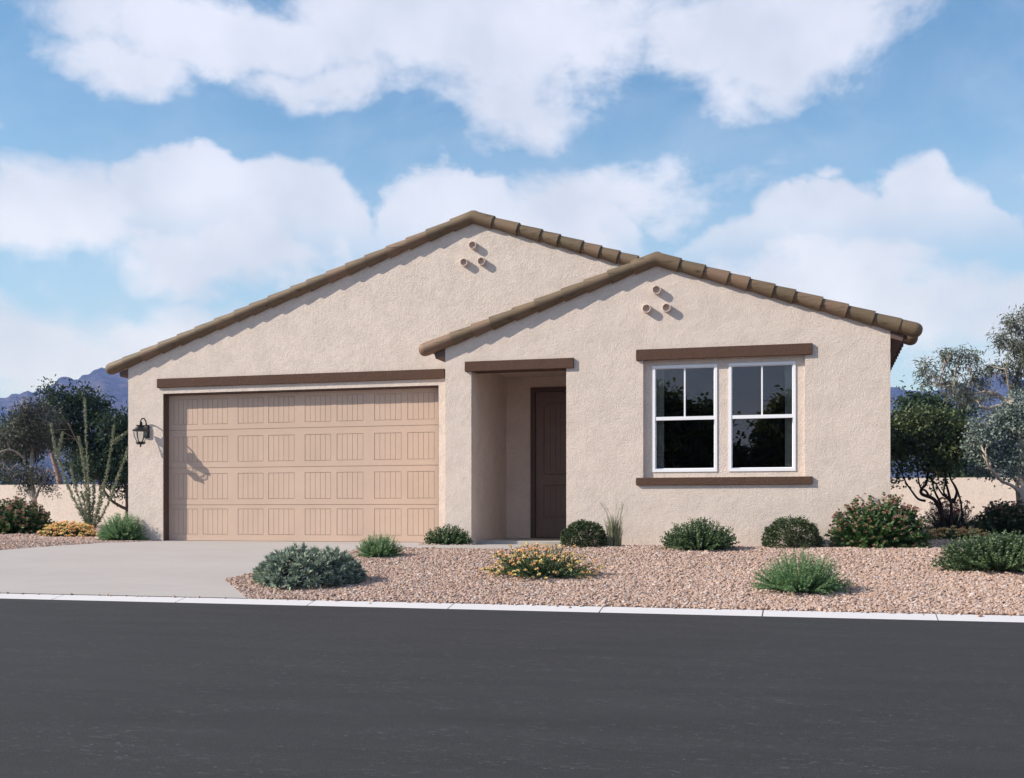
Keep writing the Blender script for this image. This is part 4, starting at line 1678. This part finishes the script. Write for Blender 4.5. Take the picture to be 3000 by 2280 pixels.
def shrub(name, label, box_px, mat, nstem=150, per=34, leafL=0.03, leafW=0.012, flat=0.8, upright=0.35, seed=1, cat='shrub', flowers=None, group=None,
          spread=0.25, start=0.22, angle=0.9, stem_r=0.0025, top=None, droop=0.1, jag=0.14, depth=0.8, tone=None, whorl=False):
    b, w, h = px_box(*box_px)
    b = b + Vector((0, w * depth * 0.42, 0))
    if b.y > YP - 0.03 - w * depth * 0.4 and XP - 0.5 < b.x < XR + 0.3 and b.y < YG + 3:
        b.y = max(YP - 0.03 - w * depth * 0.45, b.y - w * depth * 0.42)
    b, w, h = settle(box_px, b.y)
    w, h = w * 1.08, h * 1.05
    global rng
    keep = rng
    rng = np.random.default_rng(seed)
    root = empty(name, b, label, cat, group)
    rr = random.Random(seed)
    bm = BM()
    lv = Leaves()
    tips = []
    for s in range(nstem):
        # even directions over the half dome
        u = rng.uniform(0, 1)
        ph = rng.uniform(0, 2 * math.pi)
        el = math.asin(u ** flat)
        k = 1.0 - jag + rng.uniform(-jag, jag)
        sc = top(ph, el) if top else 1.0
        tip = np.array([math.cos(el) * math.cos(ph) * w / 2, math.cos(el) * math.sin(ph) * w / 2 * depth, math.sin(el) * h]) * k * sc
        tip[2] = max(tip[2], 0.03 * h)
        st = np.array([tip[0] * spread, tip[1] * spread, 0.0])
        ctl = st * 0.4 + tip * 0.6
        ctl[2] = tip[2] * (0.5 - upright * 0.5) + (0.10 * h)
        ctl[:2] = tip[:2] * (0.55 + 0.3 * upright)
        n = per
        t = np.linspace(start, 1.0, n)[:, None] + rng.uniform(-0.02, 0.02, (n, 1))
        P = (1 - t) ** 2 * st + 2 * t * (1 - t) * ctl + t ** 2 * tip
        T = unit(2 * (1 - t) * (ctl - st) + 2 * t * (tip - ctl))
        D = unit(T + unit(np.cross(T, rand_dir(n))) * angle)
        tn = rng.uniform(0, 0.5) + rng.uniform(0, 0.5, n)
        if tone is not None:
            tn = tn * tone
        lv.add(P + np.array(b), D, leafL * rng.uniform(0.65, 1.25, n) * (1 - 0.25 * t[:, 0]), leafW * rng.uniform(0.8, 1.2, n), tn, droop)
        pts = []
        for tt in (0, 0.35, 0.7, 0.97):
            pts.append(Vector(b) + Vector((1 - tt) ** 2 * st + 2 * tt * (1 - tt) * ctl + tt ** 2 * tip))
        if s < 130:
            tube(bm, pts, [stem_r * 1.6, stem_r * 1.3, stem_r, stem_r * 0.6], 3, cap=False)
        tips.append((tip + np.array(b), T[-1]))
    obj('stems', bm, BK_STEM, root)
    lv.build('foliage', mat, root)
    if flowers:
        fmat, nf, fr, fmode = flowers
        fl = Leaves()
        order = sorted(range(len(tips)), key=lambda i: -tips[i][0][2] * (1 if fmode != 'any' else 0) + rr.random() * h * (0.55 if fmode != 'any' else 1))
        for i in range(nf):
            tip, T = tips[order[i % len(order)]]
            c = tip + (rng.normal(0, fr * 1.2, 3) if i >= len(order) or fmode == 'cluster' else T * fr * 0.4)
            n = 16 if fr > 0.008 else 7
            d = rand_dir(n)
            d[:, 2] = np.abs(d[:, 2]) * 0.9 - 0.12
            tnv = rng.uniform(0, 1)
            fl.add(c + d * fr * 0.45, d + rand_dir(n) * 0.5, fr * 0.75, fr * 0.8, np.clip(tnv + rng.uniform(-0.15, 0.15, n), 0, 1))
        tag(fl.build('flowers', fmat, root), kind='stuff')
    rng = keep
    return root


# left side
shrub('flowering_shrub', 'large leafy shrub tipped with dull red blossoms at the far left edge', (-60, 158, 1462, 1567), L_RED, nstem=330, per=34, leafL=0.085, leafW=0.05, seed=31, flowers=(F_PINK, 420, 0.030, 'top'),
      flat=0.75, spread=0.15, group='red blossomed shrubs', jag=0.12)
shrub('lantana', 'low wide orange flowering lantana beside the ocotillo', (108, 292, 1532, 1576), L_MID, nstem=260, per=22, leafL=0.045, leafW=0.028, seed=32, flowers=(F_LANT, 260, 0.034, 'top'), cat='flower bush', group='orange lantana', depth=0.6)
shrub('green_bush', 'bright green feathery bush against the corner of the garage wall', (284, 436, 1500, 1587), L_ROSE, nstem=420, per=60, leafL=0.040, leafW=0.009, seed=33, upright=0.45, angle=0.9, start=0.12, flat=0.9,
      flowers=(F_WHITE, 110, 0.008, 'any'), group='bright green feathery bushes', jag=0.16)
# front bed
shrub('green_bush', 'smaller bright green feathery bush between the garage door and the blue green mound', (1036, 1186, 1560, 1639), L_ROSE, nstem=300, per=56, leafL=0.030, leafW=0.0075, seed=34, upright=0.6, angle=0.9, start=0.1, flat=0.7,
      flowers=(F_WHITE, 80, 0.0055, 'any'), group='bright green feathery bushes', jag=0.2)
shrub('small_shrub', 'low dark leafy shrub at the foot of the pier left of the porch', (1236, 1386, 1538, 1597), L_MID, nstem=230, per=26, leafL=0.030, leafW=0.023, seed=35, upright=0.6, flat=0.6, angle=1.5, group='small leafy shrubs', jag=0.1, depth=0.6)
shrub('lantana', 'low spreading lantana covered in yellow and orange flower heads in the middle of the gravel', (1402, 1768, 1592, 1706), L_MID, nstem=330, per=26, leafL=0.030, leafW=0.018, seed=36, upright=0.4, flat=0.85,
      flowers=(F_LANT, 200, 0.024, 'any'), cat='flower bush', group='orange lantana', jag=0.2, depth=0.62, spread=0.3)
shrub('small_shrub', 'bushy green shrub under the left bedroom window', (1932, 2166, 1518, 1620), L_MID, nstem=380, per=34, leafL=0.032, leafW=0.023, seed=37, upright=0.55, flat=0.6, angle=1.5, group='small leafy shrubs', jag=0.1, depth=0.75)
shrub('green_bush', 'bright green feathery bush near the kerb on the right half of the gravel', (2200, 2492, 1608, 1752), L_ROSE, nstem=520, per=70, leafL=0.030, leafW=0.0072, seed=38, upright=0.5, angle=0.9, start=0.1, flat=0.75,
      flowers=(F_WHITE, 170, 0.0055, 'any'), group='bright green feathery bushes', jag=0.2)
shrub('flowering_shrub', 'red blossomed leafy shrub in front of the right house corner', (2424, 2718, 1452, 1606), L_RED, nstem=420, per=40, leafL=0.062, leafW=0.036, seed=39, flowers=(F_PINK, 620, 0.020, 'cluster'),
      flat=0.8, spread=0.15, group='red blossomed shrubs', jag=0.13)
shrub('leafy_shrub', 'wide dark green shrub in the gravel at the right edge', (2742, 3120, 1556, 1690), L_MID, nstem=480, per=44, leafL=0.030, leafW=0.023, seed=40, upright=0.5, flat=0.6, angle=1.5, jag=0.1,
      flowers=(F_WHITE, 120, 0.008, 'any'), depth=0.7)
shrub('flowering_shrub', 'dark red tinged shrub at the foot of the silver tree', (2850, 3060, 1466, 1572), L_BOX, nstem=300, per=36, leafL=0.085, leafW=0.05, seed=41, flowers=(F_PINK, 160, 0.028, 'top'),
      flat=0.7, spread=0.15, group='red blossomed shrubs')
shrub('grevillea', 'grey green needle leaved shrub with red brush flowers under the crooked tree', (2700, 2868, 1458, 1562), L_GREYG, nstem=300, per=50, leafL=0.06, leafW=0.011, seed=42, upright=0.5, angle=0.9,
      flowers=(F_REDB, 60, 0.05, 'cluster'), jag=0.16, start=0.15)
shrub('lantana', 'low orange lantana in shade beyond the right house corner', (2700, 2900, 1546, 1584), L_MID, nstem=220, per=20, leafL=0.04, leafW=0.024, seed=43, flowers=(F_LANT, 170, 0.028, 'top'), cat='flower bush', group='orange lantana', depth=0.6)


def box_ball(label, box_px, seed):
    b, w, h = px_box(*box_px)
    d = w * 0.8
    b, w, h = settle(box_px, min(b.y + d * 0.4, YP - d / 2 - 0.02))
    g = np.random.default_rng(seed)
    global rng
    keep = rng
    rng = g
    root = empty('box_ball', b, label, 'shrub', 'clipped round bushes')
    lv = Leaves()
    n = 900
    # sprays of leaves standing on the dome
    u = g.uniform(0, 1, n)
    ph = g.uniform(0, 2 * math.pi, n)
    el = np.arcsin(u ** 0.9)
    bump = 1 + 0.05 * np.sin(ph * 5 + 1) * np.cos(el * 6) + g.normal(0, 0.025, n)
    se, ce = np.sin(el) ** 0.95, np.cos(el) ** 0.8
    C = np.stack([ce * np.cos(ph) * w / 2, ce * np.sin(ph) * d / 2, se * h], 1) * bump[:, None] * 0.93
    Nn = unit(np.stack([np.cos(el) * np.cos(ph), np.cos(el) * np.sin(ph), np.sin(el) * 1.1], 1))
    K = 13
    P = np.repeat(C, K, 0) * np.repeat(g.uniform(0.86, 1.0, (n, 1)), K, 0) + g.normal(0, 0.011, (n * K, 3))
    D = unit(np.repeat(Nn, K, 0) * 0.7 + rand_dir(n * K) * 0.9)
    tn = np.repeat(g.uniform(0, 0.6, n), K) + g.uniform(0, 0.4, n * K)
    lv.add(P + np.array(b), D, 0.028 * g.uniform(0.7, 1.2, n * K), 0.013, tn)
    lv.build('foliage', L_BOX, root)
    bm = BM()
    rr = random.Random(seed)
    for k in range(40):
        a = rr.uniform(0, 6.28)
        e = math.asin(rr.uniform(0.15, 1))
        t = Vector((math.cos(e) * math.cos(a) * w * 0.4, math.cos(e) * math.sin(a) * d * 0.4, math.sin(e) * h * 0.85)) + b
        tube(bm, curve_pts(b + Vector((rr.uniform(-.02, .02), rr.uniform(-.02, .02), 0)), t, 4, 0.06, rr), [0.006, 0.005, 0.004, 0.003, 0.002], 4, cap=False)
    obj('stems', bm, BK_BROWN, root)
    rng = keep


box_ball('clipped dark round bush just right of the porch opening', (1638, 1785, 1523, 1606), 51)
box_ball('clipped dark round bush under the right bedroom window', (2228, 2413, 1511, 1607), 52)


def rosette_mound():
    b, w, h = px_box(748, 1058, 1598, 1728)
    b, w, h = settle((738, 1068, 1610, 1728), b.y + w * 0.34)
    g = np.random.default_rng(61)
    global rng
    keep = rng
    rng = g
    root = empty('rosette_plant', b, 'wide mound of blue green spiky rosettes beside the driveway', 'succulent')
    lv = Leaves()
    bm = BM()
    rr = random.Random(4)
    n = 250
    for i in range(n):
        u = (i + 0.5) / n
        ph = i * 2.39996 + g.uniform(-0.15, 0.15)
        el = math.asin(u ** 1.15)
        k = g.uniform(0.86, 1.02) * (1 + 0.05 * math.sin(ph * 3))
        c = np.array([math.cos(el) ** 0.8 * math.cos(ph) * w * 0.46, math.cos(el) ** 0.8 * math.sin(ph) * w * 0.36, math.sin(el) ** 1.15 * h * 0.86 + 0.012]) * k
        ax = unit(np.array([math.cos(el) * math.cos(ph), math.cos(el) * math.sin(ph), math.sin(el) * 0.9 + 0.55]))
        m = 44
        q = g.uniform(0, 1, m)
        t = np.cross(ax, rand_dir(m))
        t = unit(t)
        ang = (0.12 + 1.25 * q)[:, None]
        D = ax * np.cos(ang) + t * np.sin(ang)
        sz = g.uniform(0.8, 1.15)
        C = c + np.array(b) + np.outer((1 - q) * 0.03, ax)
        L_ = 0.098 * sz * g.uniform(0.75, 1.1, m)
        tone = g.uniform(0, 0.62, m)
        tone = np.where(g.uniform(0, 1, m) < (0.10 if g.uniform() < 0.7 else 0.25), g.uniform(0.8, 1.0, m), tone)
        lv.add(C, D, L_, 0.0175 * sz, tone, 0.06 * 0 + 0.05, side=np.tile(ax, (m, 1)))
        tube(bm, curve_pts(b + Vector((c[0] * 0.3, c[1] * 0.3, 0)), Vector(c) + b, 3, 0.08, rr), [0.007, 0.006, 0.006, 0.005], 5, cap=False)
    lv.build('rosettes', L_BLUE, root)
    obj('stems', bm, BK_BROWN, root)
    rng = keep


rosette_mound()


def ocotillo():
    b = on_ground(268, 1556)
    Y = b.y
    root = empty('ocotillo', b, 'tall ocotillo with long thorny wands fanning up from the gravel', 'desert plant')
    g = np.random.default_rng(71)
    global rng
    keep = rng
    rng = g
    paths = [[(262, 1552), (235, 1500), (205, 1440), (182, 1375), (165, 1330), (156, 1285), (149, 1243)],
             [(168, 1345), (172, 1320), (179, 1290), (184, 1268)],
             [(263, 1552), (240, 1490), (222, 1430), (210, 1385), (206, 1350)],
             [(265, 1552), (258, 1480), (250, 1410), (243, 1350), (236, 1310), (231, 1281)],
             [(267, 1552), (264, 1490), (260, 1430), (255, 1350), (251, 1260), (249, 1200), (247, 1168)],
             [(269, 1552), (273, 1490), (275, 1450), (276, 1408)],
             [(271, 1552), (290, 1490), (304, 1430), (316, 1370), (328, 1300), (333, 1250)],
             [(273, 1552), (305, 1500), (330, 1440), (350, 1385), (372, 1325), (384, 1280)],
             [(272, 1550), (283, 1505), (293, 1460), (300, 1420)],
             [(266, 1552), (254, 1510), (244, 1460), (238, 1440)],
             [(268, 1552), (262, 1500), (256, 1460), (250, 1440)],
             [(330, 1300), (340, 1290), (360, 1275), (378, 1262)]]
    for pi_, pl in enumerate(paths):
        dy = g.uniform(-0.5, 0.5)
        P = [at(x, y, Y + dy * i / len(pl)) for i, (x, y) in enumerate(pl)]
        S = []
        n = len(P)
        for i in range(n - 1):
            p0, p1, p2, p3 = P[max(i - 1, 0)], P[i], P[i + 1], P[min(i + 2, n - 1)]
            for k in range(6):
                t = k / 6
                S.append(0.5 * ((2 * p1) + (p2 - p0) * t + (2 * p0 - 5 * p1 + 4 * p2 - p3) * t * t + (-p0 + 3 * p1 - 3 * p2 + p3) * t ** 3))
        S.append(P[-1])
        bm = BM()
        r0 = 0.016 if pi_ not in (1, 11) else 0.012
        tube(bm, S, [r0 * (1 - 0.65 * i / len(S)) for i in range(len(S))], 6)
        st = obj('wand', bm, M_OCOB, root, True)
        A = np.array([tuple(s) for s in S])
        m = int(len(S) * 15)
        idx = g.uniform(0, len(S) - 1.001, m)
        i0 = idx.astype(int)
        f = (idx - i0)[:, None]
        C = A[i0] * (1 - f) + A[i0 + 1] * f
        T = unit(A[i0 + 1] - A[i0])
        D = unit(T * 0.7 + unit(np.cross(T, rand_dir(m))) * 1.0)
        lv = Leaves()
        q = idx / len(S)
        lv.add(C, D, (0.10 - 0.045 * q) * g.uniform(0.7, 1.2, m), 0.026, g.uniform(0, 1, m) * (0.6 if pi_ == 1 else 1))
        lv.build('leaves', L_OCO, st)
    rng = keep


M_OCOB = m_bark('ocotillo_bark', (0.16, 0.15, 0.10), (0.28, 0.25, 0.18), 30)
ocotillo()


def grass_tuft():
    b = on_ground(1802, 1603)
    m = mpp(1802, b.y)
    b.y = YP - 0.50
    b.x = xat(1800, b.y)
    b.z = 0
    root = empty('ornamental_grass', b, 'tall thin tuft of pale ornamental grass between the round bush and the window', 'grass')
    g = np.random.default_rng(81)
    V, Fc, Rn = [], [], []
    for i in range(150):
        tall = i < 9
        a = g.uniform(0, 6.28)
        r0 = g.uniform(0, 0.085)
        h = (g.uniform(0.58, 0.72) if tall else g.uniform(0.26, 0.56)) * 0.97
        lean = g.uniform(0.0, 0.10) + (0.03 if tall else 0.0)
        p = np.array([b.x + r0 * math.cos(a) * 1.2, b.y + r0 * math.sin(a) * 0.8, 0])
        if tall and i < 3:
            lean, a = 0.17, math.pi + g.uniform(-0.3, 0.3)
        w = g.uniform(0.006, 0.010)
        side = np.array([math.cos(a + 1.57 + g.uniform(-.8, .8)), math.sin(a + 1.57), 0.0])
        side[:] = (1, 0.2, 0) if abs(side[0]) < 0.3 else side
        n = 7
        idx0 = len(V)
        for k in range(n + 1):
            t = k / n
            q = p + np.array([math.cos(a) * lean * t ** 2.2, math.sin(a) * lean * 0.5 * t ** 2.2, h * (t - 0.10 * t ** 3)])
            ww = w * (1 - t) ** 0.5 + 0.0006
            if tall and t > 0.72:
                ww = 0.006
            V.append(q - side * ww / 2)
            V.append(q + side * ww / 2)
        for k in range(n):
            j = idx0 + 2 * k
            Fc.append((j, j + 1, j + 3, j + 2))
            Rn.append(g.uniform(0, 1))
    me = bpy.data.meshes.new('blades')
    me.from_pydata([tuple(v) for v in V], [], Fc)
    at_ = me.attributes.new('rnd', 'FLOAT', 'FACE')
    at_.data.foreach_set('value', np.array(Rn, np.float32))
    link('blades', me, L_GRASS, root)


grass_tuft()

# ------------------------------------------------------------------ mountains and the air in front of them
RIDGE_L = [(-500, 1210), (-200, 1190), (-60, 1172), (0, 1166), (20, 1165), (35, 1155), (58, 1153), (73, 1146), (83, 1145), (94, 1151), (112, 1145), (129, 1140), (162, 1125), (169, 1112), (179, 1105), (200, 1104.5), (215, 1112.5), (229, 1112),
           (242, 1099), (262, 1095), (275, 1085), (296, 1078), (312, 1081), (330, 1084), (380, 1078), (450, 1090), (600, 1120), (800, 1150), (1000, 1165), (1300, 1170), (1600, 1160), (2000, 1150), (2300, 1140), (2500, 1130), (2610, 1135),
           (2632, 1134), (2653, 1142), (2680, 1146), (2700, 1147), (2730, 1146), (2770, 1138), (2826, 1121), (2860, 1108), (2903, 1098), (2920, 1092), (2932, 1093), (2960, 1100), (3000, 1112), (3100, 1130), (3300, 1120), (3600, 1150)]


def mountains():
    nx, ny = 900, 60
    px = np.linspace(-480, 3580, nx)
    top = np.interp(px, [p[0] for p in RIDGE_L], [p[1] for p in RIDGE_L])
    DC, D0 = 2600.0, 1500.0
    V = []
    for j in range(ny):
        t = j / (ny - 1)
        for i in range(nx):
            u = (px[i] - 1500) / F
            d = D0 + (DC - D0) * t
            s = d
            x = s * (-SA + u * CA)
            y = s * (CA + u * SA)
            zc = EYE + DC * (HOR - top[i]) / F
            q = Vector((x / 260, y / 260, 0))
            n = mnoise.fractal(q, 0.9, 2.1, 6)
            rg = 1 - abs(mnoise.noise(Vector((x / 190, y / 420, 3.0)))) * 2
            prof = t ** 1.35
            z = -6 + (zc + 6) * prof + (n * 55 + rg * 26 - 12) * math.sin(math.pi * min(1, t)) ** 0.8 * (0.5 + 0.5 * t)
            if j == ny - 1:
                z = zc + mnoise.fractal(Vector((x / 22, y / 22, 1.0)), 0.8, 2, 4) * 2.6
            lim = EYE + d * (HOR - top[i]) / F - 2
            if j < ny - 1:
                z = min(z, lim)
            V.append((x, y, z))
    # far side
    for i in range(nx):
        u = (px[i] - 1500) / F
        d = DC + 900
        V.append((d * (-SA + u * CA), d * (CA + u * SA), -5))
    Fc = [(j * nx + i, j * nx + i + 1, (j + 1) * nx + i + 1, (j + 1) * nx + i) for j in range(ny) for i in range(nx - 1)]
    me = bpy.data.meshes.new('mountains')
    me.from_pydata(V, [], Fc)
    M = Mat('mountain_rock')
    n = M.noise(0.016, 10, 0.75)
    n2 = M.noise(0.035, 6, 0.7)
    c = M.ramp(n, [(0.40, (0.015, 0.018, 0.02)), (0.50, (0.048, 0.044, 0.042)), (0.60, (0.13, 0.105, 0.10))])
    c = M.mix(M.ramp(n2, [(0.62, 0.0), (0.72, 0.8)]), c, (0.36, 0.28, 0.25))
    M.base(c)
    M.rough(0.95, 0.1)
    M.bump(n2, 40)
    me.polygons.foreach_set('use_smooth', [True] * len(me.polygons))
    o = bpy.data.objects.new('mountains', me)
    COL.objects.link(o)
    me.materials.append(M.m)
    tag(o, kind='structure')


mountains()

bm = BM()
box(bm, -3200, 3200, -700, 4200, -7, 350)
M = Mat('air')
M.N.remove(M.b)
vol = M.N.new('ShaderNodeVolumePrincipled')
vol.inputs['Color'].default_value = (0.25, 0.38, 1.0, 1)
vol.inputs['Absorption Color'].default_value = (1, 1, 1, 1)
vol.inputs['Density'].default_value = 0.00021
vol.inputs['Anisotropy'].default_value = 0.0
M.L.new(vol.outputs[0], M.out.inputs['Volume'])
hz = obj('haze', bm, M.m)
tag(hz, 'thin bluish air over the desert', 'haze', kind='stuff')
